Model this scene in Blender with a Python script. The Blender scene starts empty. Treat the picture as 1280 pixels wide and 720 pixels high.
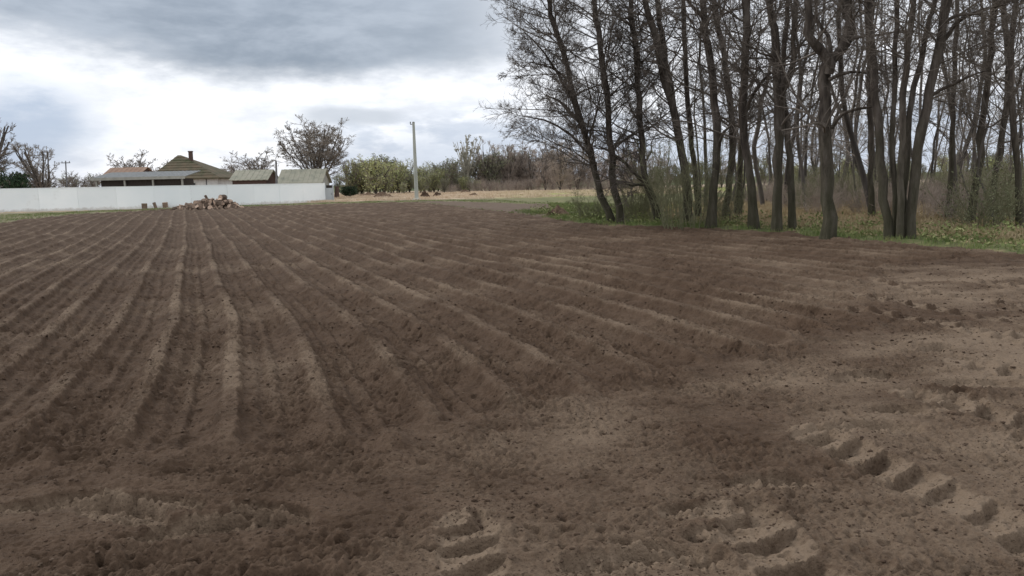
import bpy, math, random
import numpy as np
from mathutils import Matrix, Vector
R = math.radians
random.seed(7)
rng = np.random.default_rng(11)
sc = bpy.context.scene
COL = sc.collection

# ------------------------------------------------------------------ camera, world, sun, exposure
F, CH = 1000.0, 1.6
PITCH, ROLL = math.atan(133 / F), R(1.3)
cd = bpy.data.cameras.new('camera'); cam = bpy.data.objects.new('camera', cd); COL.objects.link(cam)
cd.sensor_width = 36; cd.lens = 36 * F / 1280; cd.clip_start = 0.05; cd.clip_end = 8000
cam.matrix_world = Matrix.Translation((0, 0, CH)) @ Matrix.Rotation(math.pi / 2 - PITCH, 4, 'X') @ Matrix.Rotation(-ROLL, 4, 'Z')
sc.camera = cam
vs = sc.view_settings
vs.view_transform = 'Standard'; vs.look = 'None'; vs.exposure = 0.0; vs.gamma = 1; vs.use_curve_mapping = False
SUN_EL, SUN_AZ = R(33), R(-58)          # azimuth measured from +Y towards +X
sd = bpy.data.lights.new('sun', 'SUN'); sd.energy = 1.5; sd.angle = R(14); sd.color = (1, .95, .88)
so = bpy.data.objects.new('sun', sd); COL.objects.link(so)
_d = Vector((math.sin(SUN_AZ) * math.cos(SUN_EL), math.cos(SUN_AZ) * math.cos(SUN_EL), math.sin(SUN_EL)))
so.rotation_euler = _d.to_track_quat('Z', 'Y').to_euler()

W = bpy.data.worlds.new('World'); sc.world = W; W.use_nodes = True
nt = W.node_tree; nt.nodes.clear()
class NG:                                   # tiny node helper
    def __init__(s, nt): s.nt = nt
    def n(s, t, **k):
        o = s.nt.nodes.new(t)
        for a, b in k.items(): setattr(o, a, b)
        return o
    def put(s, sock, v):
        if hasattr(v, 'is_output'): s.nt.links.new(v, sock)
        else: sock.default_value = v
    def m(s, op, a, b=None, c=None, clamp=False):
        o = s.n('ShaderNodeMath', operation=op, use_clamp=clamp)
        s.put(o.inputs[0], a)
        if b is not None: s.put(o.inputs[1], b)
        if c is not None: s.put(o.inputs[2], c)
        return o.outputs[0]
    def sm(s, x, lo, hi, a=0.0, b=1.0):
        o = s.n('ShaderNodeMapRange', interpolation_type='SMOOTHSTEP')
        s.put(o.inputs[0], x)
        for i, v in enumerate((lo, hi, a, b)): s.put(o.inputs[i + 1], v)
        return o.outputs[0]
    def mix(s, f, a, b, mode='MIX'):
        o = s.n('ShaderNodeMix', data_type='RGBA', blend_type=mode)
        s.put(o.inputs[0], f)
        for i, v in ((6, a), (7, b)):
            s.put(o.inputs[i], v if hasattr(v, 'is_output') else (*v, 1))
        return o.outputs[2]
    def noise(s, vec, scale, detail=4, rough=.55, dist=0.0):
        o = s.n('ShaderNodeTexNoise'); s.put(o.inputs['Vector'], vec)
        o.inputs['Scale'].default_value = scale; o.inputs['Detail'].default_value = detail
        o.inputs['Roughness'].default_value = rough; o.inputs['Distortion'].default_value = dist
        return o.outputs['Fac']
    def vec(s, x, y, z):
        o = s.n('ShaderNodeCombineXYZ')
        for i, v in enumerate((x, y, z)): s.put(o.inputs[i], v)
        return o.outputs[0]
g = NG(nt)
tc = g.n('ShaderNodeTexCoord'); sep = g.n('ShaderNodeSeparateXYZ'); nt.links.new(tc.outputs['Generated'], sep.inputs[0])
X, Y, Z = sep.outputs
DEG = 180 / math.pi
az = g.m('MULTIPLY', g.m('ARCTAN2', X, Y), DEG)
el = g.m('MULTIPLY', g.m('ARCSINE', g.m('MINIMUM', g.m('MAXIMUM', Z, -1.0), 1.0)), DEG)
uv = g.vec(g.m('MULTIPLY', az, .05), g.m('MULTIPLY', el, .14), 0.0)
uv2 = g.vec(g.m('MULTIPLY', az, .05), g.m('MULTIPLY', el, .15), 3.7)
n1 = g.noise(uv, 1.6, 6, .55); n2 = g.noise(uv2, 1.5, 5, .6, .3); n3 = g.noise(uv, 5.0, 5, .6); n4 = g.noise(uv2, .8, 4, .5)
def cen(x, k): return g.m('MULTIPLY', g.m('SUBTRACT', x, .5), k)
# lower edge of the dark bank: 9 deg at the left falling to 6.2 deg, rising again towards the wood
edge = g.m('ADD', g.sm(az, -33.0, -16.0, 9.0, 6.0), g.sm(az, -14.0, 2.0, 0.0, 1.2))
elw = g.m('ADD', g.m('ADD', el, cen(n1, 5.0)), cen(n3, 1.6))
bank = g.sm(g.m('SUBTRACT', elw, edge), -.5, 2.2)
bank = g.m('MULTIPLY', bank, g.sm(az, -6.0, 7.0, 1.0, .22))
bank = g.m('MULTIPLY', bank, g.sm(az, -62.0, -45.0))
bank = g.m('MULTIPLY', bank, g.sm(el, 17.0, 34.0, 1.0, .0))
bankc = g.mix(g.sm(g.m('ADD', n2, cen(n3, .4)), .36, .68), (.30, .355, .435), (.50, .56, .65))
bankc = g.mix(g.sm(elw, 10.0, 15.0, 0.0, .6), bankc, (.47, .535, .63))
bankc = g.mix(g.sm(az, -16.0, 0.0, 0.0, .35), bankc, (.62, .68, .76))
white = g.mix(g.sm(n3, .3, .75), (1.2, 1.22, 1.27), (.90, .93, 1.0))
# blue-grey breaks low over the horizon
low = g.m('MULTIPLY', g.sm(g.m('ADD', el, cen(n1, 3)), 6.5, 3.0), g.sm(g.m('ADD', n2, cen(n3, .35)), .40, .60))
leftp = g.m('MULTIPLY', g.sm(g.m('ADD', az, cen(n1, 16)), -22.0, -31.0), g.sm(g.m('ADD', el, cen(n3, 6)), 8.0, 4.0))
midp = g.m('MULTIPLY', g.sm(g.m('ADD', el, cen(n1, 3.5)), 4.2, 2.0), g.sm(az, -17.0, -11.0))
brk = g.m('MAXIMUM', g.m('MULTIPLY', low, .62), g.m('MAXIMUM', g.m('MULTIPLY', leftp, .9), g.m('MULTIPLY', midp, .6)))
glow = g.m('MULTIPLY', g.sm(g.m('ABSOLUTE', g.m('ADD', az, 20.0)), 9.0, 3.5), g.sm(el, .5, 3.0))
brk = g.m('MULTIPLY', brk, g.m('SUBTRACT', 1.0, g.m('MULTIPLY', glow, .9)))
skyc = g.mix(brk, white, (.44, .54, .71))
streak = g.m('MULTIPLY', g.sm(g.m('ABSOLUTE', g.m('SUBTRACT', g.m('ADD', el, cen(n1, 2.0)), 4.7)), .75, .2), g.sm(g.m('ABSOLUTE', g.m('ADD', az, 10.8)), 4.5, 2.0))
skyc = g.mix(g.m('MULTIPLY', streak, .75), skyc, (.60, .65, .73))
skyc = g.mix(bank, skyc, bankc)
# the rest of the overcast (overhead and behind the camera)
back = g.m('MAXIMUM', g.sm(el, 20.0, 40.0), g.sm(g.m('ABSOLUTE', az), 50.0, 75.0))
skyc = g.mix(back, skyc, g.mix(g.sm(n4, .35, .65), (.98, 1.02, 1.08), (1.3, 1.32, 1.36)))
nish = g.n('ShaderNodeTexSky', sky_type='NISHITA'); nish.sun_disc = False
nish.sun_elevation = SUN_EL; nish.sun_rotation = SUN_AZ
b1 = g.n('ShaderNodeBackground'); nt.links.new(nish.outputs[0], b1.inputs[0]); b1.inputs[1].default_value = .1
b2 = g.n('ShaderNodeBackground'); nt.links.new(skyc, b2.inputs[0]); b2.inputs[1].default_value = 1.0
ms = g.n('ShaderNodeMixShader'); ms.inputs[0].default_value = .93
nt.links.new(b1.outputs[0], ms.inputs[1]); nt.links.new(b2.outputs[0], ms.inputs[2])
wo = g.n('ShaderNodeOutputWorld'); nt.links.new(ms.outputs[0], wo.inputs[0])

# ------------------------------------------------------------------ picture-to-place helpers (used to measure positions)
def ray(u, v):
    x = (u - 640) / F; y = -(v - 360) / F
    c, s = math.cos(ROLL), math.sin(ROLL)
    a = c * x + s * y; b = -s * x + c * y
    return np.array([a, math.cos(PITCH) + b * math.sin(PITCH), -math.sin(PITCH) + b * math.cos(PITCH)])
def G(u, v):
    d = ray(u, v); t = CH / -d[2]; return d[0] * t, d[1] * t
def at(u, v, y):
    d = ray(u, v); t = y / d[1]; return np.array([d[0] * t, y, CH + d[2] * t])

# ------------------------------------------------------------------ noise
def perlin(x, y, seed=0):
    xi = np.floor(x).astype(np.int64); yi = np.floor(y).astype(np.int64)
    fx = x - xi; fy = y - yi
    def grad(ix, iy, dx, dy):
        h = (ix * 374761393 + iy * 668265263 + seed * 1442695041) & 0xffffffff
        h = ((h ^ (h >> 13)) * 1274126177) & 0xffffffff
        a = (h ^ (h >> 16)).astype(np.float64) * (2 * math.pi / 4294967296.0)
        return np.cos(a) * dx + np.sin(a) * dy
    sx = fx * fx * fx * (fx * (fx * 6 - 15) + 10); sy = fy * fy * fy * (fy * (fy * 6 - 15) + 10)
    n00 = grad(xi, yi, fx, fy); n10 = grad(xi + 1, yi, fx - 1, fy)
    n01 = grad(xi, yi + 1, fx, fy - 1); n11 = grad(xi + 1, yi + 1, fx - 1, fy - 1)
    return ((n00 * (1 - sx) + n10 * sx) * (1 - sy) + (n01 * (1 - sx) + n11 * sx) * sy) * 1.5
def fbm(x, y, o, seed=0):
    r = 0; a = 1
    for i in range(o):
        r = r + a * perlin(x, y, seed + i * 17); x = x * 2.03 + 5.1; y = y * 2.03 + 1.7; a *= .5
    return r
def sstep(x, a, b):
    t = np.clip((x - a) / (b - a), 0, 1); return t * t * (3 - 2 * t)
def sdist(X, Y, poly):                       # signed distance, positive inside
    P = np.array(poly, float); d2 = np.full(X.shape, 1e18); ins = np.zeros(X.shape, bool)
    for i in range(len(P)):
        a = P[i]; b = P[(i + 1) % len(P)]; e = b - a
        t = np.clip(((X - a[0]) * e[0] + (Y - a[1]) * e[1]) / (e @ e), 0, 1)
        d2 = np.minimum(d2, (X - a[0] - t * e[0]) ** 2 + (Y - a[1] - t * e[1]) ** 2)
        if a[1] != b[1]:
            ins ^= ((a[1] > Y) != (b[1] > Y)) & (X < (b[0] - a[0]) * (Y - a[1]) / (b[1] - a[1]) + a[0])
    return np.where(ins, 1, -1) * np.sqrt(d2)

FIELD = [(-40, -40), (-25, 20), (-24.6, 35), (-26, 41), (-27.4, 46.8), (-29.3, 54), (-28.6, 59.5), (-27, 62.3), (-22.4, 66.4), (-15.4, 68.2), (-7.8, 67.6),
         (-4.3, 55.5), (-1.74, 46), (.08, 39.5), (1.5, 34.3), (2.5, 29.5), (4.3, 26.6), (6.05, 25), (7.38, 22.9), (8.2, 20.6), (8.94, 18.4), (9.75, 15.2), (11.5, 9), (16, -12), (18, -40)]
PLOT = [(-7.6, 69.4), (-7.7, 67.8), (-4.3, 55.5), (-1.74, 46), (.08, 39.5), (1.5, 34.3), (2.3, 36.5), (2.5, 42), (2.7, 53.8), (-5, 67)]
ROWS = [(-40, 4.3), (-4, 4.5), (-1.2, 4.6), (.1, 5.3), (.7, 6.1), (1.6, 6.7), (2.3, 7.1), (3.75, 8.4), (4.5, 9.9), (5.2, 12), (6.4, 13.6), (8, 14.6), (30, 16), (30, 90), (-40, 90)]
VERGE = [(1.3, 41), (.08, 39.5), (1.5, 34.3), (2.5, 29.5), (4.3, 26.6), (6.05, 25), (7.38, 22.9), (8.2, 20.6), (8.94, 18.4), (9.75, 15.2), (11.5, 9), (16, -12),
         (18, -12), (13.6, 9), (11.6, 16), (10.6, 19.5), (9.6, 21.8), (8.6, 24.6), (7, 27), (6, 29.5), (5.6, 34), (7, 42), (5, 55), (2.8, 55), (2.5, 42)]
WOOD = [(18, -12), (13.6, 9), (11.6, 16), (10.6, 19.5), (9.6, 21.8), (8.6, 24.6), (7, 27), (6, 29.5), (5.6, 34), (8, 44), (16, 66), (32, 74), (80, 60), (90, 10), (60, -14)]

PRESS = [G(u, v) + (r,) for u, v, r in ((965, 600, .16), (1030, 540, .17), (1100, 532, .19), (1132, 513, .17), (1172, 494, .20), (1200, 500, .2), (1172, 437, .13),
         (830, 690, .17), (770, 700, .16), (900, 665, .12), (75, 628, .2), (150, 640, .22), (190, 630, .2), (340, 640, .18), (300, 655, .15), (240, 660, .2),
         (1225, 480, .2), (1080, 470, .2), (880, 640, .14))]
TRACKS = [  # path points in the picture, width, depth, lug pitch
    ([G(1020, 540), G(1090, 575), G(1170, 612), G(1260, 655), G(1400, 740)], .34, .115, .25),
    ([G(930, 640), G(975, 690), G(1010, 730), G(1040, 790)], .36, .12, .26),
    ([G(582, 655), G(588, 690), G(596, 730), G(600, 800)], .30, .10, .20),
    ([G(1140, 492), G(1230, 515), G(1330, 545)], .34, .115, .25),
    ([G(1095, 350), G(1150, 364), G(1220, 376), G(1300, 388), G(1400, 404)], .25, .17, .33),
    ([G(1050, 386), G(1120, 398), G(1200, 414), G(1300, 434), G(1400, 455)], .25, .17, .31),
    ([G(1075, 371), G(1160, 386), G(1230, 398), G(1320, 414)], .24, .17, .32),
    ([G(1130, 350), G(1200, 352), G(1290, 360), G(1400, 372)], .25, .17, .40),
    ([G(1180, 408), G(1250, 420), G(1330, 432)], .25, .16, .28),
    ([G(1210, 455), G(1290, 470), G(1380, 500)], .36, .11, .27)]

def soil(X, Y):
    """height and dryness (with some painted shade) of the ground at world X, Y"""
    n = X.size
    z = .022 * fbm(X / 3.2, Y / 3.2, 2, 3) + .16 * perlin(X / 30, Y / 30, 8) * sstep(np.hypot(X, Y), 12, 40)
    dry_and_shade = .35 + .35 * fbm(X / 1.9, Y / 1.9, 4, 21)
    fd = sdist(X, Y, FIELD)
    wig = .25 * perlin(X / 1.3, Y / 1.3, 5)
    inf = sstep(fd + wig * .6, -.15, .5)
    rd = sdist(X, Y, ROWS) + wig * 1.2 + .18 * perlin(X / .4, Y / .4, 6)
    # furrow coordinates: rows run 21.8 degrees left of straight ahead, easing straighter towards the headland
    t = Y
    bend = .05 * np.maximum(0, np.minimum(9.5 - Y, 7)) ** 1.3
    sx = (X + .40 * (Y - 9) + 1.75 + bend + .12 * perlin(Y / 10, X / 12, 31) + .018 * perlin(Y / 2.6, X / 2.5, 32)) * .93
    q = sx / .635
    k = np.round(q)
    q = q + .035 * perlin(Y / 3.0, sx / 1.1, 33) + .02 * perlin(Y / .35, sx / .5, 34)
    w = q - np.round(q)
    jag = .035 * perlin(X / .14, Y / .14, 38) + .025 * perlin(X / .06, Y / .06, 39)
    c = (.55 * sstep(w, -.50, -.10) + .45 * sstep(w - jag, -.20, -.09)) * (1 - .50 * sstep(w + jag, .045, .12) - .50 * sstep(w, .10, .45))
    amp = .118 * (1 + .22 * perlin(sx / 1.1, Y / 9, 35))
    am = sstep(rd, -.30, .40) * inf
    am = am * np.where(X + .4 * (Y - 9) > 4.2, .62, 1.0)
    w2 = np.where(w < -.1, w + 1, w); s1 = np.exp(-((w2 - .46 + .8 * jag) / .07) ** 4); s2 = np.exp(-((w - .24 - .8 * jag) / .04) ** 2); prof = c + .32 * s1 + .10 * s2
    z = z + am * amp * (prof - .45)
    # loose soil pushed up where each furrow stops
    endm = np.exp(-((rd + .05) / .20) ** 2) * inf
    z = z + endm * .055 * (1 - c) * (1 + perlin(X / .3, Y / .3, 36))
    dry_and_shade = dry_and_shade + am * (.11 * s1 + .04 * s2 + .30 * sstep(w - jag, -.16, -.09) * sstep(w + jag * 1.3, .10, .03) * np.clip(.95 + .30 * perlin(Y / 3.4, sx / .6, 40) + .35 * perlin(X / .16, Y / .16, 45), .25, 1.2) - .19)
    # drag marks along the rows
    z = z + am * .012 * perlin(sx / .06, Y / .9, 37)
    # cloddy crumb
    rough = (.40 + .62 * sstep(fbm(X / .9, Y / .9, 3, 41), -.35, .5)) * (.35 + .65 * inf) * (1 - .45 * sstep(-rd, -.1, .6) * sstep(perlin(X / 1.1, Y / .6, 49), -.5, .2))
    far = np.hypot(X, Y)
    nb = np.flatnonzero(far < 45)
    x, y = X[nb], Y[nb]
    h = .016 * (np.abs(perlin(x / .21, y / .21, 51)) - .3) + .034 * (np.abs(perlin(x / .095, y / .095, 52)) - .3) + .036 * (np.abs(perlin(x / .055, y / .055, 59)) - .3)
    h2 = perlin(x / .05, y / .05, 53)
    h = h - .055 * sstep(perlin(x / .085, y / .065, 66), .34, .64) * sstep(perlin(x / .4, y / .4, 67), -.6, .1) * (1 - .75 * am[nb] * sstep(w[nb], -.20, -.10) * sstep(w[nb], .10, .03)) + .024 * (np.maximum(h2, .05) - .15) + .013 * perlin(x / .026, y / .026, 54) + .016 * perlin(x / .45, y / .45, 55)
    # drawn-out smears on the headland, running across
    hl = 1 - am[nb]
    h = h + hl * .030 * perlin(x / .55, y / .16, 56) + hl * .018 * perlin((x + .3 * y) / .32, (y - .1 * x) / .07, 57)
    flat = np.zeros(nb.size)
    for px, py, r in PRESS:
        ang = .5 * math.sin(px * 7)
        dx = (x - px) * math.cos(ang) + (y - py) * math.sin(ang); dy = -(x - px) * math.sin(ang) + (y - py) * math.cos(ang)
        e = np.sqrt((dx / (r * 1.6)) ** 2 + (dy / (r * .62)) ** 2) + .16 * perlin(x / .13, y / .13, 58)
        m = sstep(e, 1.0, .84)
        flat = np.maximum(flat, m)
        h = h - m * (.035 + .03 * np.clip(dy / r, -1, 1)) + .04 * np.exp(-((e - 1.13) / .14) ** 2) * sstep(dy, 0, r * .4)
    lugs = np.zeros(nb.size); tr = np.zeros(nb.size)
    for path, w, dep, pitch in TRACKS:
        P = np.array(path); best = np.full(nb.size, 9.); aa = np.zeros(nb.size); bb = np.zeros(nb.size); a0 = 0
        for i in range(len(P) - 1):
            e = P[i + 1] - P[i]; L = math.hypot(*e); e = e / L
            ta = (x - P[i][0]) * e[0] + (y - P[i][1]) * e[1]; tb = -(x - P[i][0]) * e[1] + (y - P[i][1]) * e[0]
            tcl = np.clip(ta, 0, L); dd = np.hypot(ta - tcl, tb)
            s = dd < best
            best = np.where(s, dd, best); aa = np.where(s, a0 + tcl, aa); bb = np.where(s, tb, bb); a0 += L
        near = sstep(best + .03 * perlin(x / .09, y / .09, 60), w * .56, w * .42)
        ph = aa / pitch + .55 * bb / w + .14 * perlin(x / .25, y / .25, 61) + .06 * perlin(x / .06, y / .06, 68)
        p = ph - np.floor(ph); kk = np.floor(ph)
        vary = np.clip(.75 + .6 * perlin(kk * .37 + .5, kk * 0 + dep * 50, 62), .25, 1.2)
        lens = np.sqrt(np.clip(1 - (bb / (w * .52)) ** 2, 0, 1))
        mid = w < .27
        if mid:
            ph = aa / pitch + .12 * perlin(x / .3, y / .3, 69); p = ph - np.floor(ph); kk = np.floor(ph); rnd = np.sin(kk * 12.9898 + a0 * 7.1) * 43758.5453; vary = .35 + .85 * (rnd - np.floor(rnd))
        lug = near * lens * sstep(p, .0, .12) * np.clip(1.06 - p, 0, 1) ** 1.2 * vary
        pad = near * sstep(p, .1, .2) * lens
        if mid:
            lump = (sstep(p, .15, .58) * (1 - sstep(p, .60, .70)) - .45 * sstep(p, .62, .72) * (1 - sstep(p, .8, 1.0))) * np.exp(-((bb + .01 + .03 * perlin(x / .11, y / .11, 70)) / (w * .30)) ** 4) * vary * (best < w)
            lug = near * .06; pad = near * 0; dry_and_shade[nb] -= .5 * sstep(p, .52, .60) * (1 - sstep(p, .78, .9)) * np.exp(-(bb / (w * .32)) ** 4) * vary * (best < w); dry_and_shade[nb] += .20 * near  # shade of camera-facing lump faces and hollows painted into the soil colour
        h = h * (1 - .6 * near) - dep * lug + near * .012
        if mid: h = h + .32 * dep * lump
        tr = np.maximum(tr, near); lugs = np.maximum(lugs, pad)
        h = h + .03 * np.exp(-((best - w * .62) / .05) ** 2) * (.6 + perlin(x / .15, y / .15, 63))
    smooth = np.clip(1 - .80 * np.maximum(flat, tr * .6), .1, 1)
    z[nb] += h * np.where(flat > .02, smooth, 1) * rough[nb] if False else h * (smooth * rough[nb] * (1 - np.maximum(flat, tr)) + np.maximum(flat, tr))
    dry_and_shade[nb] += .42 * flat + .12 * tr + .38 * lugs
    # drier, trampled soil on the right-hand headland; left foreground made darker
    dry_and_shade = dry_and_shade - .08 + .34 * sstep(-rd, -.3, .8) * sstep(X, 1.0, 4.5) * sstep(Y, 2.5, 6) * np.clip(.30 + 1.3 * perlin((X + .5 * Y) / 2.2, (Y - .25 * X) / .55, 46) + .6 * perlin(X / .5, Y / .3, 47), 0, 1.1) + .16 * sstep(X, -1.6, 2) * sstep(-rd, 0, .5) * np.clip(.7 + 1.2 * perlin(X / .9, Y / .45, 48), 0, 1.4) - .22 * sstep(-X, 0.5, 2.8) * sstep(Y, 7.5, 3.5)
    # outside the field: a little tussocky, raised lip along the wood
    out = 1 - inf
    z = z + out * (.05 * fbm(X / .9, Y / .9, 3, 71) + .05)
    return z, np.clip(dry_and_shade, 0, 1), fd
def hgt(x, y):
    return float(soil(np.array([float(x)]), np.array([float(y)]))[0][0])
def hgts(x, y): return soil(np.asarray(x, float), np.asarray(y, float))[0]

# ------------------------------------------------------------------ object helpers
def tag(o, label=None, cat=None, group=None, kind=None):
    for k, v in (('label', label), ('category', cat), ('group', group), ('kind', kind)):
        if v: o[k] = v
    return o
def empty(name, loc=(0, 0, 0), rz=0):
    o = bpy.data.objects.new(name, None); COL.objects.link(o); o.location = loc; o.rotation_euler = (0, 0, rz); o.empty_display_size = .3
    return o
def link(name, me, mat, parent=None):
    o = bpy.data.objects.new(name, me); COL.objects.link(o)
    if mat: me.materials.append(mat)
    if parent: o.parent = parent
    return o
def copy_tree(o, parent=None):
    c = o.copy(); COL.objects.link(c); c.parent = parent
    for ch in list(o.children): copy_tree(ch, c)
    return c
def np_mesh(name, V, Fq, smooth=True):
    V = np.ascontiguousarray(V, np.float32); Fq = np.ascontiguousarray(Fq, np.int32); k = Fq.shape[1]
    me = bpy.data.meshes.new(name); me.vertices.add(len(V)); me.vertices.foreach_set('co', V.ravel())
    me.loops.add(Fq.size); me.loops.foreach_set('vertex_index', Fq.ravel())
    me.polygons.add(len(Fq)); me.polygons.foreach_set('loop_start', np.arange(0, Fq.size, k, dtype=np.int32))
    me.polygons.foreach_set('use_smooth', np.full(len(Fq), smooth)); me.update(calc_edges=True)
    return me
class MB:                                    # gathers faces of one part
    def __init__(s): s.v = []; s.f = []
    def add(s, vs, fs):
        b = len(s.v); s.v += [tuple(map(float, p)) for p in vs]; s.f += [tuple(i + b for i in q) for q in fs]
    def hexa(s, p): s.add(p, [(0, 3, 2, 1), (4, 5, 6, 7), (0, 1, 5, 4), (1, 2, 6, 5), (2, 3, 7, 6), (3, 0, 4, 7)])
    def box(s, a, b): s.hexa([(a[0], a[1], a[2]), (b[0], a[1], a[2]), (b[0], b[1], a[2]), (a[0], b[1], a[2]), (a[0], a[1], b[2]), (b[0], a[1], b[2]), (b[0], b[1], b[2]), (a[0], b[1], b[2])])
    def tube(s, pts, rad, n=8, cap=True):
        pts = [Vector(p) for p in pts]; b = len(s.v); ref = Vector((.31, .9, .2))
        for i, p in enumerate(pts):
            t = (pts[min(i + 1, len(pts) - 1)] - pts[max(i - 1, 0)]).normalized()
            a = t.cross(ref).normalized(); c = t.cross(a)
            for j in range(n):
                w = 2 * math.pi * j / n; s.v.append(tuple(p + (a * math.cos(w) + c * math.sin(w)) * rad[i]))
        for i in range(len(pts) - 1):
            for j in range(n):
                s.f.append((b + i * n + j, b + i * n + (j + 1) % n, b + (i + 1) * n + (j + 1) % n, b + (i + 1) * n + j))
        if cap:
            s.f.append(tuple(b + j for j in range(n))[::-1]); s.f.append(tuple(b + (len(pts) - 1) * n + j for j in range(n)))
    def build(s, name, mat, parent=None, bevel=0, smooth=False):
        me = bpy.data.meshes.new(name); me.from_pydata(s.v, [], s.f); me.update()
        if smooth: me.polygons.foreach_set('use_smooth', [True] * len(me.polygons))
        o = link(name, me, mat, parent)
        if bevel:
            bv = o.modifiers.new('bevel', 'BEVEL'); bv.width = bevel; bv.segments = 2; bv.limit_method = 'ANGLE'
        return o

# ------------------------------------------------------------------ materials
def mat(name, cols, scale=4., detail=6, rough=.9, bump=.0, bscale=20., stretch=(1, 1, 1), spec=.2, extra=None, rand=0.0):
    m = bpy.data.materials.new(name); m.use_nodes = True; t = m.node_tree; h = NG(t)
    bs = t.nodes['Principled BSDF']; bs.inputs['Roughness'].default_value = rough; bs.inputs['Specular IOR Level'].default_value = spec
    tc = h.n('ShaderNodeTexCoord'); mp = h.n('ShaderNodeMapping'); t.links.new(tc.outputs['Object'], mp.inputs[0]); mp.inputs['Scale'].default_value = stretch
    v = mp.outputs[0]
    nf = h.noise(v, scale, detail, .62)
    rp = h.n('ShaderNodeValToRGB'); t.links.new(nf, rp.inputs[0]); e = rp.color_ramp.elements
    while len(e) < len(cols): e.new(.5)
    for i, c in enumerate(cols):
        e[i].position = .32 + .36 * i / max(1, len(cols) - 1); e[i].color = (*c, 1)
    c = rp.outputs[0]
    if extra: c = extra(h, v, c)
    if rand:
        oi = h.n('ShaderNodeObjectInfo'); hs = h.n('ShaderNodeHueSaturation'); t.links.new(c, hs.inputs['Color'])
        t.links.new(h.sm(oi.outputs['Random'], 0., 1., 1 - rand, 1 + rand), hs.inputs['Value']); c = hs.outputs[0]
    t.links.new(c, bs.inputs['Base Color'])
    if bump:
        bp = h.n('ShaderNodeBump'); bp.inputs['Strength'].default_value = 1; bp.inputs['Distance'].default_value = bump
        t.links.new(h.noise(v, bscale, 5, .6), bp.inputs['Height']); t.links.new(bp.outputs[0], bs.inputs['Normal'])
    return m

def soil_extra(h, v, c):
    a = h.n('ShaderNodeAttribute', attribute_name='dry_and_shade')  # soil dryness, lowered where shade on the track lumps is painted in
    fine = h.noise(v, 38., 5, .7); mid = h.noise(v, 6., 5, .6)
    f = h.m('ADD', a.outputs['Fac'], cen2(h, fine, .75)); f = h.m('ADD', f, cen2(h, mid, .5))
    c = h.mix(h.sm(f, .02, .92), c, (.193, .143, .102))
    c = h.mix(h.sm(h.noise(v, 34., 3, .6), .58, .70, 0., .45), c, (.030, .020, .014))
    speck = h.noise(v, 120., 2, .5)
    return h.mix(h.sm(speck, .62, .72, 0., .6), c, (.022, .015, .011))
def cen2(h, x, k): return h.m('MULTIPLY', h.m('SUBTRACT', x, .5), k)
M = {}
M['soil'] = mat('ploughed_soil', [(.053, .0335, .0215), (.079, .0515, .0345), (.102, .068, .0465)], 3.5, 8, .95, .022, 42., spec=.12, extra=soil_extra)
M['plot'] = mat('worked_soil', [(.105, .075, .053), (.13, .095, .07)], 1.2, 6, .95, .03, 6.)
def meadow_extra(h, v, c):
    sp = h.n('ShaderNodeSeparateXYZ'); h.nt.links.new(v, sp.inputs[0])
    n = h.noise(v, .12, 4, .6); n2 = h.noise(v, .9, 4, .6)
    gr = h.m('MULTIPLY', h.sm(h.m('ADD', sp.outputs[0], cen2(h, n, 26.)), -6., 6.), h.sm(h.m('ADD', sp.outputs[1], cen2(h, n, 30)), 128., 112.))
    c = h.mix(h.m('MULTIPLY', gr, .85), c, (.25, .29, .07))
    strip = h.sm(h.m('ADD', h.m('SUBTRACT', sp.outputs[1], h.m('MULTIPLY', h.m('MAXIMUM', h.m('SUBTRACT', -14., sp.outputs[0]), 0.), -.55)), cen2(h, n, 10.)), 84., 76.)
    c = h.mix(h.m('MULTIPLY', strip, .85), c, h.mix(h.sm(n2, .35, .65), (.085, .095, .045), (.15, .135, .075)))
    far = h.sm(sp.outputs[1], 150., 190.)
    return h.mix(far, c, h.mix(n, (.06, .085, .03), (.10, .11, .05)))
M['meadow'] = mat('dry_meadow', [(.32, .24, .165), (.46, .36, .26), (.54, .43, .32)], .5, 8, .95, .06, 3., extra=meadow_extra)
M['verge'] = mat('grassy_earth', [(.10, .08, .045), (.10, .115, .045), (.22, .18, .10)], 1.6, 8, .95, .05, 9.)
M['litter'] = mat('leaf_litter', [(.07, .072, .032), (.16, .125, .07), (.30, .22, .12), (.40, .30, .17)], 1.1, 9, .95, .06, 14.)
def bark_extra(h, v, c):
    g_ = h.n('ShaderNodeNewGeometry'); sp = h.n('ShaderNodeSeparateXYZ'); h.nt.links.new(g_.outputs['Position'], sp.inputs[0])
    n = h.noise(v, 2.5, 5, .6)
    return h.mix(h.m('MULTIPLY', h.sm(h.m('ADD', sp.outputs[2], cen2(h, n, 5.)), 3.2, .2), .55), c, (.050, .052, .026))
M['bark'] = mat('alder_bark', [(.032, .026, .022), (.075, .062, .052), (.135, .116, .10)], 7., 8, .95, .06, 13., (1, 1, .22), extra=bark_extra)
M['bark_far'] = mat('dark_bark', [(.05, .043, .038), (.10, .088, .078)], 4., 5, .95, stretch=(1, 1, .25), rand=.35)
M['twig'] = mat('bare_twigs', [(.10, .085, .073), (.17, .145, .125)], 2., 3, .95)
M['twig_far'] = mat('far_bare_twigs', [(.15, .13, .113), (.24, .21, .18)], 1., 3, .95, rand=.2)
M['twig_red'] = mat('reddish_brush', [(.25, .205, .17), (.37, .31, .265)], 1., 3, .95, rand=.2)
M['twig_pale'] = mat('pale_poplar_bark', [(.30, .285, .235), (.42, .40, .335)], 1., 3, .95)
M['shoot'] = mat('greenish_shoots', [(.13, .13, .075), (.22, .215, .13)], 3., 3, .95)
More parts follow.
